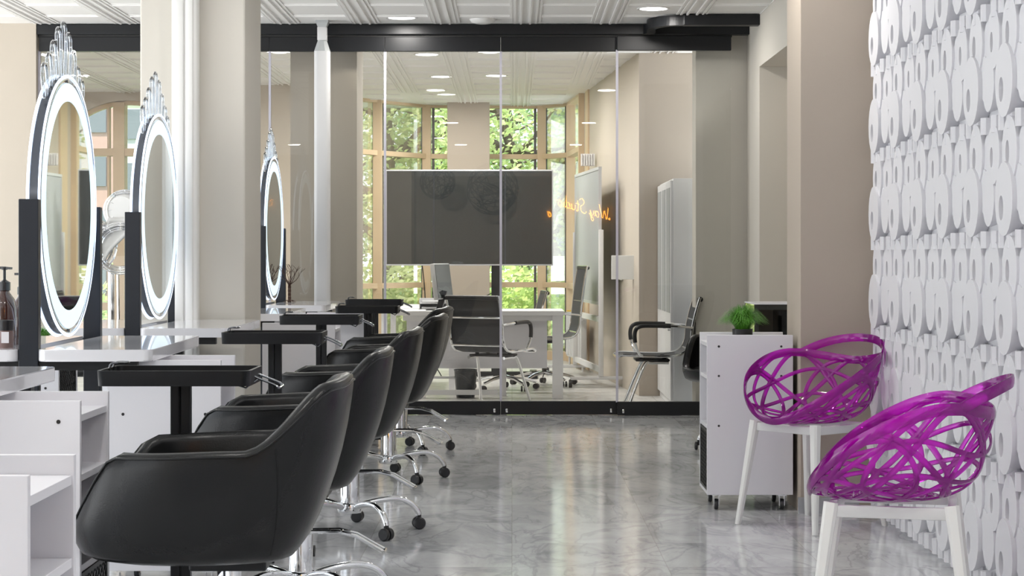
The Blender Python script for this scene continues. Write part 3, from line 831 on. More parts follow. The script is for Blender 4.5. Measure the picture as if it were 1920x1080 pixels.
    b = B(); b.lathe([(0, 0.085), (0.05, 0.085), (0.056, 0.10), (0.05, 0.125), (0.043, 0.13), (0, 0.13)], 28); hub = b.build('hub', M['chrome'], t)
    for k in range(5):
        a = 2 * PI * k / 5 + 0.36; c_, s_ = math.cos(a), math.sin(a)
        prof = smooth_path([(0.03, 0, 0.105), (0.10, 0, 0.128), (0.20, 0, 0.138), (0.265, 0, 0.118), (0.30, 0, 0.082), (0.308, 0, 0.062)], 5)
        b = B(); b.tube([(p.x * c_, p.x * s_, p.z) for p in prof], [lerp(0.0145, 0.0125, i / (len(prof) - 1)) for i in range(len(prof))], 12)
        leg = b.build('leg', M['chrome'], t)
        b = B(); cc = Vector((0.308 * c_, 0.308 * s_, 0)); a2 = a + 1.9 * math.sin(k * 2.3)
        ax = Vector((-math.sin(a2), math.cos(a2), 0))
        for o in (-0.016, 0.016):
            p0 = cc + ax * (o - 0.010) + Vector((0, 0, 0.027)); p1 = cc + ax * (o + 0.010) + Vector((0, 0, 0.027))
            b.tube([p0, lerp(p0, p1, 0.25), lerp(p0, p1, 0.75), p1], [0.022, 0.027, 0.027, 0.022], 20)
        b.cyl(cc + Vector((0, 0, 0.03)), cc + Vector((0, 0, 0.066)), 0.011, seg=12)
        b.build('caster', M['black_plastic'], leg)
    return t
CG = 'black styling armchairs in a row'
ch = styling_chair(); ch.location = (-0.735, 4.90, 0); ch['label'] = 'nearest and largest black leather armchair, filling the lower left'; ch['group'] = CG
dup(ch, (-0.720, 6.36, 0.0), math.radians(0), 'second black leather armchair from the camera, directly behind the nearest', CG)
dup(ch, (-0.705, 8.12, 0.0), math.radians(-4), 'third black leather armchair from the camera', CG)
dup(ch, (-0.665, 10.05, 0.0), math.radians(-6), 'fourth black leather armchair, second from the glass', CG)
dup(ch, (-0.685, 11.5, 0.0), math.radians(-10), 'farthest black leather armchair of the left row, by the glass', CG)
dup(ch, (1.46, 11.6, 0), math.radians(25), 'black armchair half hidden behind the plant and white trolley at right', CG)

# ================================================================ MAGENTA CHAIRS
def lattice_chair():
    t = thing('lattice_chair', 'x', 'chair')
    def rim(a):   # 0 front(-x), pi back
        d = min(a % (2 * PI), 2 * PI - a % (2 * PI))
        R = interp(d, [0, 1.45, PI], [0.250, 0.305, 0.292])
        Z = interp(d, [0, 2.15, PI], [0.480, 0.765, 0.735])
        return R, Z
    def S(a, v):
        R, Z = rim(a)
        r = R * (1 - (1 - v) ** 1.9) ** 0.72 if v < 1 else R
        z = 0.462 + (Z - 0.462) * v ** 2.1
        return Vector((-math.cos(a) * r * 1.02, math.sin(a) * r * 1.03, z))
    def nrm(a, v):
        e = 0.01
        return (S(a + e, v) - S(a - e, v)).cross(S(a, min(1, v + e)) - S(a, max(0, v - e))).normalized()
    def band(fn, n, wd, closed=False, th=0.0045):
        b = B(); pts = []; nr = []
        for i in range(n + (0 if closed else 1)):
            a, v = fn(i / n); pts.append(S(a, v)); nr.append(nrm(a, v))
        b.tube(pts, 0.01, 8, closed=closed, flat=(wd, th), nref=nr)
        return b
    b = band(lambda q: (2 * PI * q, 0.985), 96, 0.020, True, 0.006); b.build('rim', M['magenta'], t)
    # second loop: the tall back wing, and loops crossing over each other
    b = B()
    def addband(fn, n, wd, closed=False):
        pts = []; nr = []
        for i in range(n + (0 if closed else 1)):
            a, v = fn(i / n); v = max(0.02, min(0.985, v)); pts.append(S(a, v)); nr.append(nrm(a, v))
        b.tube(pts, 0.01, 8, closed=closed, flat=(wd, 0.0042), nref=nr)
    # large oval loops drawn on the shell, in shell map coordinates
    def loop(ca, cv, ra, rv, tilt, wd):
        # map plane: polar point (v*cos a, v*sin a)
        def fn(q):
            u = 2 * PI * q; x_ = ra * math.cos(u); y_ = rv * math.sin(u)
            X_ = cv * math.cos(ca) + x_ * math.cos(tilt) - y_ * math.sin(tilt); Y_ = cv * math.sin(ca) + x_ * math.sin(tilt) + y_ * math.cos(tilt)
            v = math.hypot(X_, Y_); a = math.atan2(Y_, X_) % (2 * PI)
            return a, v
        # unwrap not needed: S is periodic
        addband(fn, 64, wd, True)
    for k in range(7):
        ca = 2 * PI * (k + 0.5) / 7
        loop(ca, 0.44, 0.545, 0.40, ca, 0.0105)
    for k in range(6):
        ca = 2 * PI * k / 6
        loop(ca, 0.60, 0.385, 0.50, ca, 0.0095)
    for v0, am in ((0.80, 0.07), (0.56, 0.06)):
        addband(lambda q, v0=v0, am=am: (2 * PI * q, v0 + am * math.sin(6 * PI * q)), 72, 0.009, True)
    b.build('shell_lattice', M['magenta'], t)
    b = B(); b.tube([S(2 * PI * i / 48, 0.18) for i in range(48)], 0.01, 8, closed=True, flat=(0.012, 0.004), nref=[Vector((0, 0, 1))] * 48)
    b.build('seat_ring', M['magenta'], t)
    # back wing loop above the rim
    b = B(); n = 40
    wing = []; nr = []
    for i in range(n + 1):
        q = i / n; a = lerp(PI - 0.85, PI + 0.85, q); h = math.sin(PI * q) ** 1.0
        p = S(a, 0.985); d = Vector((p.x, p.y, 0)).normalized(); wing.append(p + Vector((0, 0, 0.100 * h)) + d * 0.055 * h); nr.append(nrm(a, 0.98))
    b.tube(wing, 0.01, 8, flat=(0.020, 0.005), nref=nr); b.build('back_wing', M['magenta'], t)
    # frame
    b = B(); L = 0.175
    fr_ = [(-L, -L, 0.44), (L, -L, 0.44), (L, L, 0.44), (-L, L, 0.44)]
    for i in range(4): b.beam(fr_[i], fr_[(i + 1) % 4], 0.024, 0.036, 0.004)
    b.build('seat_frame', M['white_metal'], t)
    for sx in (-1, 1):
        for sy in (-1, 1):
            b = B(); b.taper((sx * L, sy * L, 0.465), (sx * 0.235, sy * 0.225, 0.0), 0.044, 0.024); b.build('leg', M['white_plastic'], t)
    return t
lc = lattice_chair(); lc.location = (1.335, 8.33, 0); lc.rotation_euler.z = math.radians(40)
lc['label'] = 'magenta see-through lattice chair beside the white trolley, farther of the two'; lc['group'] = 'magenta lattice chairs'
dup(lc, (1.165, 5.70, 0), math.radians(-14), 'magenta see-through lattice chair in the right foreground by the relief wall', 'magenta lattice chairs')

# ================================================================ PLANTS
def grass_mesh(n, R, h, seed, droop=1.0):
    rnd = random.Random(seed); b = B()
    for i in range(n):
        a = rnd.uniform(0, 2 * PI); r0 = rnd.uniform(0, 0.03); out = R * math.sqrt(rnd.uniform(0.03, 1)); hh = h * rnd.uniform(0.6, 1.1) * (1 - 0.45 * (out / R) ** 2)
        a2 = a + rnd.uniform(-0.5, 0.5); wd = rnd.uniform(0.0009, 0.0020)
        pts = []
        for k in range(7):
            q = k / 6; rr = r0 + (out - r0) * q ** 1.15; z = hh * math.sin(q * PI * lerp(0.5, 0.78, out / R))
            an = lerp(a, a2, q); pts.append(Vector((rr * math.cos(an), rr * math.sin(an), z)))
        sdv = Vector((-math.sin(a2), math.cos(a2), 0))
        prev = None
        for k, p in enumerate(pts):
            w_ = wd * (1 - 0.8 * k / 6); c = (b.bm.verts.new(p - sdv * w_), b.bm.verts.new(p + sdv * w_))
            if prev: b.bm.faces.new((prev[0], prev[1], c[1], c[0]))
            prev = c
    return b
def potted(loc, label, seed, R=0.105, h=0.12, n=650, pot=(0.05, 0.047, 0.06)):
    t = thing('potted_plant', label, 'plant', loc)
    b = B(); r1, r0, ph = pot; b.lathe([(0, 0), (r0, 0), (r1, ph), (r1 - 0.005, ph), (r1 - 0.008, ph - 0.01), (0, ph - 0.01)], 28); b.build('pot', M['black_plastic'], t)
    f = grass_mesh(n, R, h, seed); f.bm.transform(Matrix.Translation((0, 0, pot[2] - 0.012))); f.build('foliage', M['grass'], t)
    return t
potted((1.107, 8.965, 0.790), 'bushy green potted plant on top of the right-hand white trolley', 3, 0.135, 0.125, 1600)
potted((-2.06, 8.15, 0.790), 'green grassy plant seen below the nearest round mirror', 5, 0.13, 0.055, 700)
potted((-1.055, 3.33, 0.790), 'green plant cut off by the left edge, on the nearest trolley', 9, 0.13, 0.12, 260)

# ================================================================ BOTTLES
def pump_bottle(loc, label, s=1.0):
    t = thing('pump_bottle', label, 'bottle', loc)
    b = B(); b.lathe([(0, 0), (0.036 * s, 0), (0.039 * s, 0.006), (0.039 * s, 0.13 * s), (0.034 * s, 0.16 * s), (0.018 * s, 0.182 * s), (0.015 * s, 0.195 * s), (0, 0.195 * s)], 28); b.build('bottle_body', M['amber'], t)
    b = B(); b.lathe([(0, 0.19 * s), (0.020 * s, 0.19 * s), (0.020 * s, 0.218 * s), (0.008 * s, 0.225 * s), (0.005 * s, 0.228 * s), (0.005 * s, 0.26 * s), (0.011 * s, 0.262 * s), (0.011 * s, 0.27 * s), (0, 0.272 * s)], 20)
    b.beam((0, 0, 0.268 * s), (0.026 * s, -0.008, 0.266 * s), 0.012 * s, 0.008 * s); b.beam((0, 0, 0.268 * s), (-0.03 * s, 0.008, 0.268 * s), 0.014 * s, 0.009 * s); b.build('pump', M['black_plastic'], t)
    return t
pump_bottle((-1.865, 6.86, ZT), 'amber pump bottle with black pump at the left edge', 1.07)
t = pump_bottle((-1.83, 6.98, ZT), 'amber bottle with a pale label behind the front pump bottle', 0.98)
B().box(-0.0, 0.03, -0.040, -0.0388, 0.03, 0.09).build('paper_label', M['paper'], t, smooth=False)
t = thing('cream_jar', 'short brown jar with black lid and pale label beside the bottles', 'jar', (-1.825, 6.72, ZT))
b = B(); b.lathe([(0, 0), (0.029, 0), (0.030, 0.004), (0.030, 0.062), (0, 0.062)], 28); b.build('jar_body', M['jar'], t)
b = B(); b.lathe([(0, 0.0625), (0.0305, 0.0625), (0.0305, 0.098), (0.028, 0.10), (0, 0.10)], 28); b.build('lid', M['black_plastic'], t)
B().box(-0.005, 0.022, -0.0315, -0.0300, 0.018, 0.058).build('paper_label', M['paper'], t, smooth=False)

# ================================================================ WIRE TREE
t = thing('wire_tree', 'small brown twisted wire tree on the farthest white tabletop', 'ornament', (-1.595, 13.38, ZT))
b = B()
for s in range(4):
    ph = s * PI / 2
    b.tube([(0.008 * math.cos(ph + z * 60), 0.008 * math.sin(ph + z * 60), z) for z in [0.01 * i for i in range(14)]], 0.004, 6)
b.build('trunk', M['bronze'], t)
b = B(); rnd = random.Random(2)
for s in range(12):
    a = rnd.uniform(0, 2 * PI); p = Vector((0, 0, 0.12)); dr = Vector((math.cos(a) * 0.7, math.sin(a) * 0.7, 1)).normalized(); pts = [p]
    for k in range(5):
        dr = (dr + Vector((rnd.uniform(-.5, .5), rnd.uniform(-.5, .5), rnd.uniform(-.1, .4)))).normalized(); p = p + dr * 0.032; pts.append(p)
        if k in (2, 3): b.tube([p, p + Vector((rnd.uniform(-.03, .03), rnd.uniform(-.03, .03), 0.03))], 0.0014, 5)
    b.tube(pts, [0.003, 0.0026, 0.0022, 0.0018, 0.0015, 0.0012], 5)
b.build('branches', M['bronze'], t)
b = B()
for s in range(7):
    a = s * 2 * PI / 7; b.tube([(0, 0, 0.012), (0.02 * math.cos(a), 0.02 * math.sin(a), 0.012), (0.045 * math.cos(a), 0.045 * math.sin(a), 0.003)], [0.004, 0.003, 0.002], 5)
b.build('roots', M['bronze'], t)

# ================================================================ HAIR PROCESSOR (rings) far left
t = thing('hair_processor', 'chrome-ringed standing hair dryer seen between the first two mirrors', 'hair dryer', (-2.62, 12.2, 0))
b = B(); b.cyl((0, 0, 0.10), (0, 0, 1.12), 0.021); b.cyl((0.05, 0.03, 0.10), (0.04, 0.02, 1.10), 0.009, seg=8); b.build('pole', M['chrome'], t)
b = B()
for k in range(5):
    a = k * 2 * PI / 5; b.tube(smooth_path([(0, 0, 0.12), (0.15 * math.cos(a), 0.15 * math.sin(a), 0.11), (0.28 * math.cos(a), 0.28 * math.sin(a), 0.03)], 5), 0.014, 8)
b.build('base', M['chrome'], t)
b = B(); b.grid([[Vector((0.02 + 0.10 * math.sin(q * 1.4), -0.05 + 0.02 * math.cos(p_ * 2), 0)) * 1 + Vector((p_ * 0.09 - 0.04, 0.03 * q, 1.14 + 0.34 * (0.5 + q / 2.4))) for q in [-1 + i / 5 for i in range(11)]] for p_ in [-1 + i / 4 for i in range(9)]])
hood = b.build('hood', M['white_plastic'], t); hood.modifiers.new('s', 'SOLIDIFY').thickness = 0.02
b = B(); b.lathe([(0.0, -0.03), (0.09, -0.03), (0.125, 0.0), (0.12, 0.02), (0, 0.03)], 32, (0.06, 0.05, 1.50), 'y'); b.build('upper_reflector', M['white_plastic'], t)
for (cx, cy, cz, R, an) in ((-0.07, -0.10, 1.27, 0.16, 0.9), (0.07, -0.05, 1.25, 0.165, 0.25), (0.08, 0.05, 1.50, 0.13, 0.15)):
    b = B(); rot = Matrix.Rotation(an, 3, 'Z')
    for k, (dr_, dy_) in enumerate(((0, 0), (-0.014, 0.014), (-0.014, -0.014), (-0.03, 0.0), (-0.042, 0.014))):
        b.tube([Vector((cx, cy, cz)) + rot @ Vector(((R + dr_) * math.cos(u), dy_, (R + dr_) * math.sin(u))) for u in [2 * PI * i / 48 for i in range(48)]], 0.007, 6, closed=True)
    for k in range(12):
        u = 2 * PI * k / 12; b.tube([Vector((cx, cy, cz)) + rot @ Vector(((R - 0.045) * math.cos(u), -0.02, (R - 0.045) * math.sin(u))), Vector((cx, cy, cz)) + rot @ Vector(((R + 0.004) * math.cos(u), -0.01, (R + 0.004) * math.sin(u)))], 0.0025, 5)
    b.build('coil_ring', M['chrome'], t)
# low black salon bench beyond, below the processor
t = thing('wash_chair', 'low black padded seat below the chrome-ringed hair dryer', 'chair', (-2.72, 13.2, 0))
B().box(-0.35, 0.45, -0.28, 0.28, 0.36, 0.50, 0.04, seg=4).build('seat', M['leather'], t)
B().box(-0.05, 0.45, 0.20, 0.32, 0.5, 0.84, 0.04, seg=4).build('backrest', M['leather'], t)
B().box(-0.20, 0.28, -0.20, 0.2, 0.0, 0.36, 0.01).build('base', M['white_lam'], t)

# ================================================================ BLACK CONSOLE BEHIND THE PLANT
t = thing('black_console', 'black glossy console with a pale top edge behind the potted plant', 'cabinet', (1.62, 10.6, 0))
b = B(); b.box(-0.27, -0.245, -0.2, 0.2, 0, 0.93); b.box(0.145, 0.17, -0.2, 0.2, 0, 0.93); b.box(-0.27, 0.17, 0.18, 0.2, 0, 0.93); b.box(-0.245, 0.145, -0.2, 0.18, 0.60, 0.62); b.box(-0.245, 0.145, -0.2, 0.18, 0.9, 0.93)
b.box(-0.06, -0.035, -0.2, 0.18, 0.62, 0.9)
b.build('carcass', M['screen'], t, smooth=False)
B().box(-0.245, 0.145, -0.21, -0.19, 0.02, 0.60).build('door', M['screen'], t, smooth=False)
B().box(-0.275, 0.168, -0.21, 0.2, 0.93, 0.938).build('top_edge', M['white_lam'], t, smooth=False)
t = thing('storage_box', 'pale grey box inside the black console behind the plant', 'box', (1.70, 10.6, 0.62))
B().box(-0.06, 0.045, -0.14, 0.1, 0.0, 0.2, 0.01).build('box_body', M['bgrey'], t)
B().box(-0.063, 0.048, -0.143, 0.103, 0.2, 0.225, 0.006).build('lid', M['white_lam'], t)

# ================================================================ OFFICE FURNITURE
# desk
t = thing('office_desk', 'white office desk with grey modesty panel behind the glass', 'desk', (0, 0, 0))
B().box(-0.98, 0.44, 15.68, 16.38, 0.70, 0.738, 0.003).build('tabletop', M['office_white'], t, smooth=False)
for x0 in (0.34, -0.78, -0.10):
    y0s = (15.70,) if x0 == 0.34 else ((15.72,) if x0 < -0.5 else (16.0,))
    b = B(); b.box(x0, x0 + 0.09 if x0 == 0.34 else x0 + 0.05, y0s[0], y0s[0] + 0.06, 0, 0.70); b.build('leg', M['office_white'], t, smooth=False)
B().box(0.36, 0.42, 16.28, 16.34, 0, 0.70).build('leg', M['office_white'], t, smooth=False)
B().box(-0.90, 0.30, 15.95, 15.97, 0.24, 0.665).build('modesty_panel', M['white_lam'], t, smooth=False)
B().box(-0.92, 0.42, 15.74, 15.77, 0.655, 0.70).build('frame_rail', M['office_white'], t, smooth=False)
b = B(); b.box(-0.78, -0.12, 15.72, 15.78, 0.03, 0.07); b.box(-0.78, -0.30, 15.9, 15.93, 0.155, 0.175); b.build('foot_rail', M['office_white'], t, smooth=False)
# second desk across
t = thing('office_desk', 'second white desk farther left behind the glass, under the grey monitor', 'desk', (0, 0, 0))
B().box(-1.18, -0.50, 16.55, 17.9, 0.70, 0.738, 0.003).build('tabletop', M['office_white'], t, smooth=False)
for x0, y0 in ((-1.16, 16.57), (-0.56, 16.57), (-1.16, 17.82), (-0.56, 17.82)):
    B().box(x0, x0 + 0.05, y0, y0 + 0.06, 0, 0.70).build('leg', M['office_white'], t, smooth=False)
# printer / box stack on desk
t = thing('document_trays', 'stacked white document trays on the desk beside the monitor', 'document trays', (-0.66, 16.2, 0.738))
for k in range(2):
    b = B(); b.box(-0.14, 0.16, -0.12, 0.12, 0.05 * k, 0.05 * k + 0.006); b.box(-0.14, -0.134, -0.12, 0.12, 0.05 * k, 0.05 * k + 0.045); b.box(0.154, 0.16, -0.12, 0.12, 0.05 * k, 0.05 * k + 0.045); b.box(-0.14, 0.16, 0.114, 0.12, 0.05 * k, 0.05 * k + 0.045)
    b.box(-0.12, 0.14, -0.10, 0.10, 0.05 * k + 0.008, 0.05 * k + 0.022); b.build('tray', M['office_white'], t, smooth=False)
# monitor side on
t = thing('monitor', 'slim grey monitor seen from the side on the white desk', 'monitor', (-0.62, 15.86, 0.738), math.radians(-12))
b = B(); b.box(-0.10, 0.12, -0.06, 0.06, 0, 0.010, 0.003); b.build('foot', M['black_plastic'], t)
b = B(); b.beam((0.0, 0.0, 0.0), (0.045, 0.0, 0.17), 0.05, 0.022); b.beam((0.07, 0, 0.07), (0.04, 0, 0.15), 0.03, 0.012); b.build('stand', M['black_plastic'], t, smooth=False)
Rm = Matrix.Rotation(math.radians(-7), 4, 'Y')
b = B(); b.box(-0.028, 0.012, -0.02, 0.50, 0.095, 0.40, 0.006); b.bm.transform(Matrix.Translation((0.04, -0.16, 0)) @ Rm); b.build('casing', M['alu'], t)
b = B(); b.box(0.0125, 0.015, -0.012, 0.492, 0.105, 0.392); b.bm.transform(Matrix.Translation((0.04, -0.16, 0)) @ Rm); b.build('display', M['screen'], t, smooth=False)
t = thing('speaker', 'small dark desk speaker behind the monitor', 'speaker', (-0.665, 16.62, 0.738), math.radians(20))
B().box(-0.04, 0.04, -0.04, 0.04, 0, 0.12, 0.01).build('cabinet', M['black_plastic'], t)
# wastebasket
t = thing('wastebasket', 'small black wastebasket under the office desk', 'bin', (-0.395, 15.86, 0))
b = B(); b.lathe([(0, 0.0), (0.078, 0.0), (0.098, 0.235), (0.094, 0.235), (0.075, 0.01), (0, 0.01)], 28); b.build('bin_body', M['bin'], t)
b = B(); b.lathe([(0.098, 0.228), (0.101, 0.232), (0.098, 0.238), (0.094, 0.236)], 28); b.build('rim', M['bin'], t)
# television
TY = 18.5; s_ = TY / FOC
tx0, tx1 = (723 - 960) * s_, (1037 - 960) * s_; tz1, tz0 = 1.2 + (480 - 318) * s_, 1.2 + (480 - 498) * s_
t = thing('television', 'huge dark flat screen on a stand in front of the windows', 'television', (0, 0, 0))
B().box(tx0, tx1, TY, TY + 0.05, tz0, tz1, 0.004).build('casing', M['alu'], t, smooth=False)
B().box(tx0 + 0.012, tx1 - 0.012, TY - 0.003, TY + 0.002, tz0 + 0.014, tz1 - 0.014).build('display', M['screen'], t, smooth=False)
b = B(); b.box(-0.205, -0.10, TY + 0.055, TY + 0.12, 0.05, tz1 - 0.2); b.box(-0.5, 0.2, TY + 0.05, TY + 0.08, 1.5, 1.6); b.build('stand_column', M['black_metal'], t, smooth=False)
b = B(); b.box(-0.55, 0.25, TY + 0.05, TY + 0.13, 0.0, 0.05); b.box(-0.55, -0.48, TY - 0.3, TY + 0.4, 0, 0.05); b.box(0.18, 0.25, TY - 0.3, TY + 0.4, 0, 0.05); b.build('stand_base', M['black_metal'], t, smooth=False)
# whiteboard on wheels
A0 = Vector((0.645, 18.85, 0)); A1 = Vector((0.808, 17.1, 0)); dw = (A1 - A0).normalized(); nw = Vector((-dw.y, dw.x, 0)) * -1
t = thing('whiteboard', 'mobile whiteboard on a white wheeled frame, turned almost edge-on', 'whiteboard', (0, 0, 0))
def wb(p, z): return (p.x, p.y, z)
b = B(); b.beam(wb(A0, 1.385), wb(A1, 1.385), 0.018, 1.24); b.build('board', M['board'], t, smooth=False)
b = B()
for z in (0.765, 2.005): b.beam(wb(A0, z), wb(A1, z), 0.03, 0.028)
for p in (A0 + dw * 0.012, A1 - dw * 0.012): b.beam(wb(p, 0.76), wb(p, 2.01), 0.028, 0.03)
b.build('board_frame', M['alu'], t, smooth=False)
b = B()
for p in (A0 - dw * 0.05, A1 + dw * 0.05): b.beam(wb(p, 0.10), wb(p, 1.44), 0.045, 0.06, 0.006)
b.beam(wb(A0, 0.62), wb(A1, 0.62), 0.03, 0.05); b.beam(wb(A0, 0.16), wb(A1, 0.16), 0.03, 0.05)
b.build('stand_frame', M['white_metal'], t)
for p in (A0 - dw * 0.05, A1 + dw * 0.05):
    q0 = p - Vector((0.28, 0.03, 0)); q1 = p + Vector((0.28, 0.03, 0))
    b = B(); b.beam(wb(q0, 0.085), wb(q1, 0.085), 0.04, 0.03, 0.004); f = b.build('foot', M['white_metal'], t)
    for q in (q0, q1):
        b = B(); b.cyl((q.x - 0.015, q.y, 0.036), (q.x + 0.015, q.y, 0.036), 0.036); b.cyl((q.x, q.y, 0.036), (q.x, q.y, 0.075), 0.008, seg=8); b.build('caster', M['black_plastic'], f)
t2 = thing('marker_pen', 'yellow marker lying on the whiteboard rail', 'marker', (0.615, 18.6, 0.6525), math.radians(10))
B().tube([(-0.07, 0, 0), (0.0, 0, 0), (0.05, 0, 0)], [0.007, 0.0075, 0.0075], 10).build('barrel', M['yellow'], t2)
B().tube([(0.05, 0, 0), (0.08, 0, 0)], [0.0079, 0.0079], 10).build('cap', M['cable'], t2)
# tall cabinet
t = thing('tall_cabinet', 'tall white office cabinet with glazed doors behind the right glass panel', 'cabinet', (0, 0, 0))
B().box(1.268, 1.72, 14.67, 16.01, 0.0, 1.81, 0.003).build('body', M['office_white'], t, smooth=False)
for k in range(3):
    y0 = 14.69 + k * 0.44
    b = B(); b.box(1.248, 1.268, y0, y0 + 0.432, 0.06, 1.795, 0.002); d_ = b.build('door', M['office_white'], t, smooth=False)
    B().box(1.2445, 1.2475, y0 + 0.05, y0 + 0.385, 0.75, 1.74).build('door_glass', M['board'], d_, smooth=False)
    b = B(); b.cyl((1.248, y0 + 0.03, 0.62), (1.228, y0 + 0.03, 0.62), 0.01, seg=10); b.build('knob', M['alu'], d_)
# wall boxes
o = B().box(0.985, 1.005, 17.0, 17.3, 0.98, 1.2, 0.004).build('wall_panel', M['white_plastic'], smooth=False)
tag(o, 'narrow white panel on the office wall, left of the larger white one', 'panel')
o = B().box(1.0, 1.06, 16.35, 16.4, 0.995, 1.20, 0.004)
o.box(0.87, 1.075, 16.33, 16.36, 0.995, 1.205, 0.003); o = o.build('wall_panel', M['white_plastic'], smooth=False)
tag(o, 'larger white square panel on the office wall beside the glass seam', 'panel')
t = thing('wall_sign', 'small white slatted sign above the top corner of the whiteboard', 'sign', (0, 0, 0))
b = B(); b.box(0.70, 0.845, 18.99, 19.0, 2.115, 2.24)
b.build('plate', M['paper'], t, smooth=False)
for k in range(6): B().box(0.705 + k * 0.025, 0.715 + k * 0.025, 18.975, 18.99, 2.12, 2.235).build('slat', M['white_plastic'], t, smooth=False)
# radiator
t = thing('radiator', 'white panel radiator with a valve under the window beside the whiteboard', 'radiator', (0, 0, 0))
b = B(); b.beam((0.62, 20.2, 0.36), (0.74, 19.2, 0.36), 0.06, 0.48, 0.006)
for k in range(9):
    q = (k + 0.5) / 9; b.cyl((lerp(0.585, 0.705, q), lerp(20.18, 19.22, q), 0.14), (lerp(0.585, 0.705, q), lerp(20.18, 19.22, q), 0.58), 0.012, seg=8)
b.build('panel_body', M['white_metal'], t)
b = B(); b.cyl((0.62, 20.1, 0), (0.62, 20.1, 0.14), 0.011, seg=8); b.cyl((0.73, 19.3, 0), (0.73, 19.3, 0.14), 0.011, seg=8); b.build('pipe', M['white_metal'], t)
b = B(); b.cyl((0.735, 19.19, 0.52), (0.735, 19.14, 0.52), 0.024, seg=14); b.build('valve', M['alu'], t)

# mesh office chairs; local front = -x
def mesh_chair(name, label, loc, rz, kind='sled', group=None, hb=0.0):
    t = thing(name, label, 'chair', loc, rz, group)
    W_ = 0.235
    prof = smooth_path([(-0.26, 0.425), (-0.22, 0.447), (-0.05, 0.44), (0.12, 0.442), (0.20, 0.47), (0.235, 0.54), (0.24, 0.62), (0.262, 0.75 + hb * .5), (0.31, 0.89 + hb)] if True else 0, 6) if False else None
    pp = [(-0.27, 0, 0.43), (-0.22, 0, 0.447), (-0.05, 0, 0.440), (0.16, 0, 0.442), (0.25, 0, 0.475), (0.290, 0, 0.55), (0.30, 0, 0.64), (0.325, 0, 0.76 + hb * 0.5), (0.362, 0, 0.885 + hb)]
    prof = smooth_path(pp, 6)
    b = B(); rows = [[Vector((p.x, y_, p.z + (-0.012 if abs(y_) < 0.2 else 0))) for y_ in (-W_, -0.19, -0.1, 0, 0.1, 0.19, W_)] for p in prof]
    b.grid(rows); o = b.build('mesh_seat', M['meshfab'], t)
    md = o.modifiers.new('s', 'SOLIDIFY'); md.thickness = 0.006
    for s in (-1, 1):
        b = B(); b.tube([(p.x, s * W_, p.z) for p in prof], 0.011, 8); b.build('side_frame', M['chrome'], t)
        arm = smooth_path([(0.305, s * (W_ + 0.01), 0.655), (0.20, s * (W_ + 0.03), 0.665), (0.0, s * (W_ + 0.03), 0.672), (-0.10, s * (W_ + 0.03), 0.665), (-0.135, s * (W_ + 0.03), 0.62), (-0.13, s * (W_ + 0.028), 0.53), (-0.10, s * (W_ + 0.01), 0.455), (-0.07, s * W_, 0.44)], 6)
        b = B(); b.tube(arm, 0.010, 8); am = b.build('arm', M['chrome'], t)
        b = B(); b.tube(arm[8:30], 0.0165, 8); b.build('arm_pad', M['black_plastic'], am)
    b = B()
    for k in (0, 26, 40, len(prof) - 1):
        if k < len(prof): p = prof[k]; b.tube([(p.x + 0.004, -W_, p.z - 0.004), (p.x + 0.004, W_, p.z - 0.004)], 0.010, 8)
    b.build('crossbar', M['chrome'], t)
    p = prof[-1]; b = B(); b.tube([(p.x + 0.004, -W_, p.z - 0.015), (p.x + 0.004, W_, p.z - 0.015)], 0.019, 10); b.build('head_roll', M['black_plastic'], t)
    b = B(); b.box(-0.12, 0.14, -0.15, 0.15, 0.395, 0.412, 0.004); b.cyl((-0.08, -0.1, 0.41), (-0.08, -0.1, 0.445), 0.016); b.cyl((0.10, -0.1, 0.41), (0.10, -0.1, 0.44), 0.016); b.cyl((-0.08, 0.1, 0.41), (-0.08, 0.1, 0.445), 0.016); b.cyl((0.10, 0.1, 0.41), (0.10, 0.1, 0.44), 0.016)
    b.build('seat_bracket', M['black_plastic'], t)
    if kind == 'sled':
        for s in (-1, 1):
            b = B(); b.tube(smooth_path([(0.13, s * 0.16, 0.385), (0.0, s * 0.17, 0.385), (-0.06, s * 0.185, 0.36), (-0.19, s * 0.225, 0.03), (-0.17, s * 0.23, 0.012), (0.22, s * 0.23, 0.012)], 5), 0.0125, 10); b.build('leg', M['chrome'], t)
    else:
        b = B(); b.cyl((0, 0, 0.10), (0, 0, 0.40), 0.022); b.build('gas_column', M['black_plastic'], t)
        for k in range(5):
            a = 2 * PI * k / 5 + 0.2; b = B(); b.tube([(0.02 * math.cos(a), 0.02 * math.sin(a), 0.12), (0.16 * math.cos(a), 0.16 * math.sin(a), 0.105), (0.30 * math.cos(a), 0.30 * math.sin(a), 0.065)], [0.018, 0.015, 0.012], 8)
            leg = b.build('leg', M['chrome'], t)
            b = B()
            for o_ in (-0.014, 0.014):
                c_ = Vector((0.30 * math.cos(a), 0.30 * math.sin(a), 0.026)); ax = Vector((math.cos(a + 1), math.sin(a + 1), 0)); b.cyl(c_ + ax * (o_ - 0.008), c_ + ax * (o_ + 0.008), 0.026, seg=16)
            b.build('caster', M['black_plastic'], leg)
    return t
mesh_chair('office_chair', 'black mesh visitor chair seen from behind, in front of the desk', (-0.145, 15.05, 0), math.radians(-118), 'sled', 'mesh visitor chairs')
mesh_chair('office_chair', 'black mesh visitor chair in profile beside the tall white cabinet', (1.065, 14.39, 0), 0, 'sled', 'mesh visitor chairs')
mesh_chair('office_chair', 'high-backed mesh swivel chair behind the right end of the desk', (0.30, 17.35, 0), math.radians(8), 'star', 'swivel chairs', 0.22)
mesh_chair('office_chair', 'low mesh swivel chair behind the middle of the desk', (-0.07, 16.76, 0), math.radians(5), 'star', 'swivel chairs')
t = thing('floor_cable', 'thin black cable hanging behind the television screen', 'cable', (0, 0, 0))
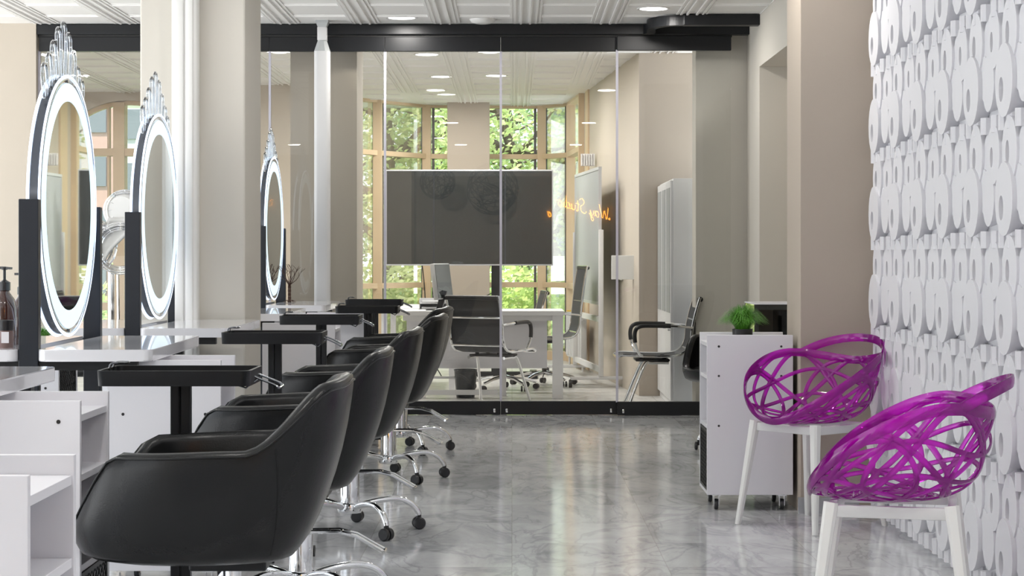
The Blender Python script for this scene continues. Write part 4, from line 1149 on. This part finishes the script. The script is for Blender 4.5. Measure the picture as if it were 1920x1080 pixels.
b = B(); b.tube(smooth_path([(-0.90, 18.62, 1.15), (-0.87, 18.62, 0.85), (-0.84, 18.6, 0.3), (-0.7, 18.5, 0.01)], 6), 0.006, 6); b.build('cord', M['cable'], t)
b = B(); b.tube(smooth_path([(-0.16, 18.66, 0.85), (-0.30, 18.6, 0.78), (-0.62, 18.3, 0.60)], 6), 0.005, 6); b.build('cord', M['cable'], t)

# ================================================================ BEHIND THE CAMERA (seen only as reflections)
# neon sign: script tubes reading Way Studio when faced
SX0, SZ0, SU = 1.69, 1.80, 0.098
strokes = {
 'W': [[(0, 2.2), (0.15, 1.0), (0.35, 0.1), (0.75, 1.5), (1.1, 0.1), (1.45, 1.3), (1.75, 2.4)]],
 'a': [[(0.75, 0.95), (0.35, 1.05), (0.05, 0.55), (0.25, 0.05), (0.6, 0.3), (0.75, 0.95), (0.75, 0.3), (0.95, 0.05)]],
 'y': [[(0, 1.0), (0.1, 0.35), (0.4, 0.15), (0.7, 0.9)], [(0.7, 0.9), (0.6, 0.0), (0.35, -0.85), (0.05, -0.6), (0.45, -0.1), (0.95, 0.3)]],
 'S': [[(1.2, 2.1), (0.8, 2.5), (0.3, 2.1), (0.5, 1.5), (1.0, 1.0), (0.8, 0.2), (0.2, 0.0), (-0.1, 0.45)]],
 't': [[(0.3, 1.9), (0.2, 0.8), (0.3, 0.1), (0.6, 0.15)], [(-0.05, 1.3), (0.65, 1.4)]],
 'u': [[(0, 1.0), (0.05, 0.3), (0.35, 0.05), (0.65, 0.4), (0.7, 1.0)], [(0.7, 1.0), (0.7, 0.3), (0.95, 0.1)]],
 'd': [[(0.7, 0.95), (0.3, 1.05), (0.05, 0.5), (0.3, 0.05), (0.65, 0.35), (0.8, 2.2)], [(0.72, 1.0), (0.75, 0.3), (1.0, 0.1)]],
 'i': [[(0.05, 1.0), (0.1, 0.3), (0.35, 0.1)], [(0.1, 1.45), (0.12, 1.5)]],
 'o': [[(0.4, 1.0), (0.05, 0.7), (0.1, 0.2), (0.45, 0.05), (0.75, 0.5), (0.4, 1.0), (0.65, 1.05), (1.0, 0.9)]],
 '*': [[(0.15, 0.2), (0.0, 0.35), (0.15, 0.5), (0.3, 0.35), (0.15, 0.2)]]}
adv = {'W': 1.75, 'a': 1.0, 'y': 1.1, 'S': 1.25, 't': 0.75, 'u': 1.0, 'd': 1.05, 'i': 0.5, 'o': 1.0, '*': 0.35, ' ': 0.45}
t = thing('neon_sign', 'orange handwritten neon sign on the wall facing the glass', 'neon sign', (0, BK + 0.03, 0))
cx = 0.0
for chx in '*Way Studio':
    if chx != ' ':
        b = B()
        for stx in strokes[chx]:
            pts = []
            for px_, pz_ in stx:
                X_ = (cx + px_) ; pts.append((SX0 - X_ * SU * 0.92, 0.02, SZ0 + pz_ * SU * 1.0 + X_ * SU * 0.30 * 0.92))
            if len(pts) > 2: pts = smooth_path(pts, 5)
            b.tube(pts, 0.0062, 6)
        b.build('neon_letter', M['neon'], t)
    cx += adv[chx]
# wire sphere pendants
def pendant(loc, R, label, seed):
    t = thing('wire_sphere_pendant', label, 'pendant lamp', loc, 0, 'wire sphere pendants')
    rnd = random.Random(seed); b = B()
    for k in range(26):
        ax = Vector((rnd.gauss(0, 1), rnd.gauss(0, 1), rnd.gauss(0, 1))).normalized(); u = ax.orthogonal().normalized(); v = ax.cross(u); off = rnd.uniform(-0.7, 0.7); rr = math.sqrt(1 - off * off)
        b.tube([(ax * off + (u * math.cos(2 * PI * i / 14) + v * math.sin(2 * PI * i / 14)) * rr) * R for i in range(14)], 0.006, 4, closed=True)
    b.build('wire_sphere', M['pend'], t)
    b = B(); b.cyl((0, 0, R), (0, 0, H - loc[2]), 0.004, seg=6); b.build('cord', M['cable'], t)
    return t
pendant((-0.31, -1.6, 2.27), 0.42, 'large wire sphere pendant lamp, seen mirrored in the dark screen', 4)
pendant((-1.25, -3.2, 2.45), 0.30, 'smaller wire sphere pendant lamp, seen mirrored at the top of the dark screen', 6)
# back wall cupboards (give the screen its faint seams)
cz = B()
for k in range(4):
    for j in range(3):
        B_ = None
struct(B().box(-3.0, 2.0, BK, BK + 0.015, 0.02, 2.9).build('trim_9', M['taupe'], smooth=False))

# ================================================================ OUTSIDE
struct(B().box(-60, 60, 22.5, 120, -0.6, -0.5).build('ground', M['lawn'], smooth=False))
def tree(loc, h, R, n, seed, m, label, lean=0.0, bare=0.25, flat=1.0):
    rnd = random.Random(seed); t = thing('tree', label, 'tree', loc, 0, 'trees outside the windows')
    b = B(); tips = []
    trunk = [Vector((0, 0, 0))]; p = Vector((0, 0, 0)); d = Vector((lean, 0, 1)).normalized()
    for k in range(8):
        d = (d + Vector((rnd.uniform(-.12, .12), rnd.uniform(-.12, .12), 0.05))).normalized(); p = p + d * h / 8; trunk.append(p)
    b.tube(trunk, [0.16 * (1 - 0.8 * k / 8) for k in range(9)], 8)
    for k in range(16):
        base = trunk[rnd.randint(2, 7)]; a = rnd.uniform(0, 2 * PI); dd = Vector((math.cos(a), math.sin(a) * 0.7, rnd.uniform(0.0, 0.8))).normalized(); pts = [base]; q = base
        L = R * rnd.uniform(0.7, 1.2)
        for j in range(5):
            dd = (dd + Vector((rnd.uniform(-.3, .3), rnd.uniform(-.3, .3), rnd.uniform(-.15, .2)))).normalized(); q = q + dd * L / 5; pts.append(q); tips.append(q)
        b.tube(pts, [0.06, 0.045, 0.032, 0.022, 0.014, 0.007], 6)
    b.build('trunk', M['bark'], t)
    f = B(); bm = f.bm
    for k in range(n):
        c = rnd.choice(tips); q = c + Vector((rnd.gauss(0, 0.42), rnd.gauss(0, 0.42), rnd.gauss(0, 0.40))) * (R / 2.2)
        if q.z < bare: q.z = bare + rnd.random() * 0.5
        u = Vector((rnd.gauss(0, 1), rnd.gauss(0, 1), rnd.gauss(0, 0.6))).normalized(); v = u.orthogonal().normalized(); s = rnd.uniform(0.035, 0.075)
        vs = [bm.verts.new(q + u * s), bm.verts.new(q + v * s * 0.55), bm.verts.new(q - u * s), bm.verts.new(q - v * s * 0.55)]
        bm.faces.new(vs)
    f.build('foliage', m, t, smooth=False)
    return t
tree((-1.9, 27.0, -0.5), 5.0, 2.0, 5200, 11, M['leaf'], 'pale green tree outside the left bay window')
tree((-0.5, 30.5, -0.5), 6.0, 2.3, 4600, 12, M['leaf2'], 'darker green tree left of the window pillar')
tree((1.25, 27.5, -0.5), 5.5, 1.9, 2800, 13, M['leaf'], 'thin tree with a bare leaning branch right of the window pillar', lean=-0.35)
tree((0.3, 33.0, -0.5), 5.5, 2.4, 4200, 14, M['leaf2'], 'background green tree behind the screen and swivel chair')
tree((-4.6, 31.0, -0.5), 3.6, 1.9, 3000, 15, M['leaf'], 'green tree beyond the arched window at the left')
tree((-3.1, 35.0, -0.5), 6.5, 2.8, 4200, 16, M['leaf2'], 'tall tree beyond the leftmost bay window')
tree((3.4, 31.0, -0.5), 6.0, 2.2, 3000, 17, M['leaf2'], 'tree outside at the right end of the bay window')
# hedge
def hedge(x0, x1, y0, y1, z1, n, seed, label):
    rnd = random.Random(seed); f = B(); bm = f.bm
    for k in range(n):
        q = Vector((rnd.uniform(x0, x1), rnd.uniform(y0, y1), -0.5 + (z1 + 0.5) * rnd.random() ** 0.8 * (0.8 + 0.2 * math.sin(rnd.uniform(0, 6)))))
        u = Vector((rnd.gauss(0, 1), rnd.gauss(0, 1), rnd.gauss(0, 0.6))).normalized(); v = u.orthogonal().normalized(); s = rnd.uniform(0.04, 0.08)
        bm.faces.new([bm.verts.new(q + u * s), bm.verts.new(q + v * s * 0.6), bm.verts.new(q - u * s), bm.verts.new(q - v * s * 0.6)])
    o = f.build('hedge', M['leaf'], smooth=False); tag(o, label, 'hedge')
hedge(-3.4, 2.2, 25.2, 26.4, 1.15, 12000, 21, 'low bright green hedge outside below the bay window')
hedge(-6.6, -3.8, 25.2, 26.2, 0.9, 4000, 22, 'low green hedge outside the arched window')
# buildings
def building(x0, x1, y0, y1, z1, m, nx, nz, label):
    t = thing('apartment_building', label, 'building', (0, 0, 0))
    B().box(x0, x1, y0, y1, -0.5, z1).build('facade', m, t, smooth=False)
    dx = (x1 - x0) / nx; dz = (z1 + 0.5) / nz
    for i in range(nx):
        for j in range(nz):
            B().box(x0 + dx * (i + 0.2), x0 + dx * (i + 0.8), y0 - 0.06, y0 - 0.01, -0.5 + dz * (j + 0.25), -0.5 + dz * (j + 0.8)).build('window', M['bglass'], t, smooth=False)
building(-17.5, -12.2, 62, 66, 12, M['bwall'], 5, 7, 'pink brick apartment block seen through the arched window')
building(-11.6, -8.0, 55, 59, 9, M['bgrey'], 4, 6, 'grey apartment block right of the arched window post')
building(1.0, 5.5, 58, 62, 8, M['bgrey'], 5, 6, 'grey building glimpsed through leaves right of the screen')
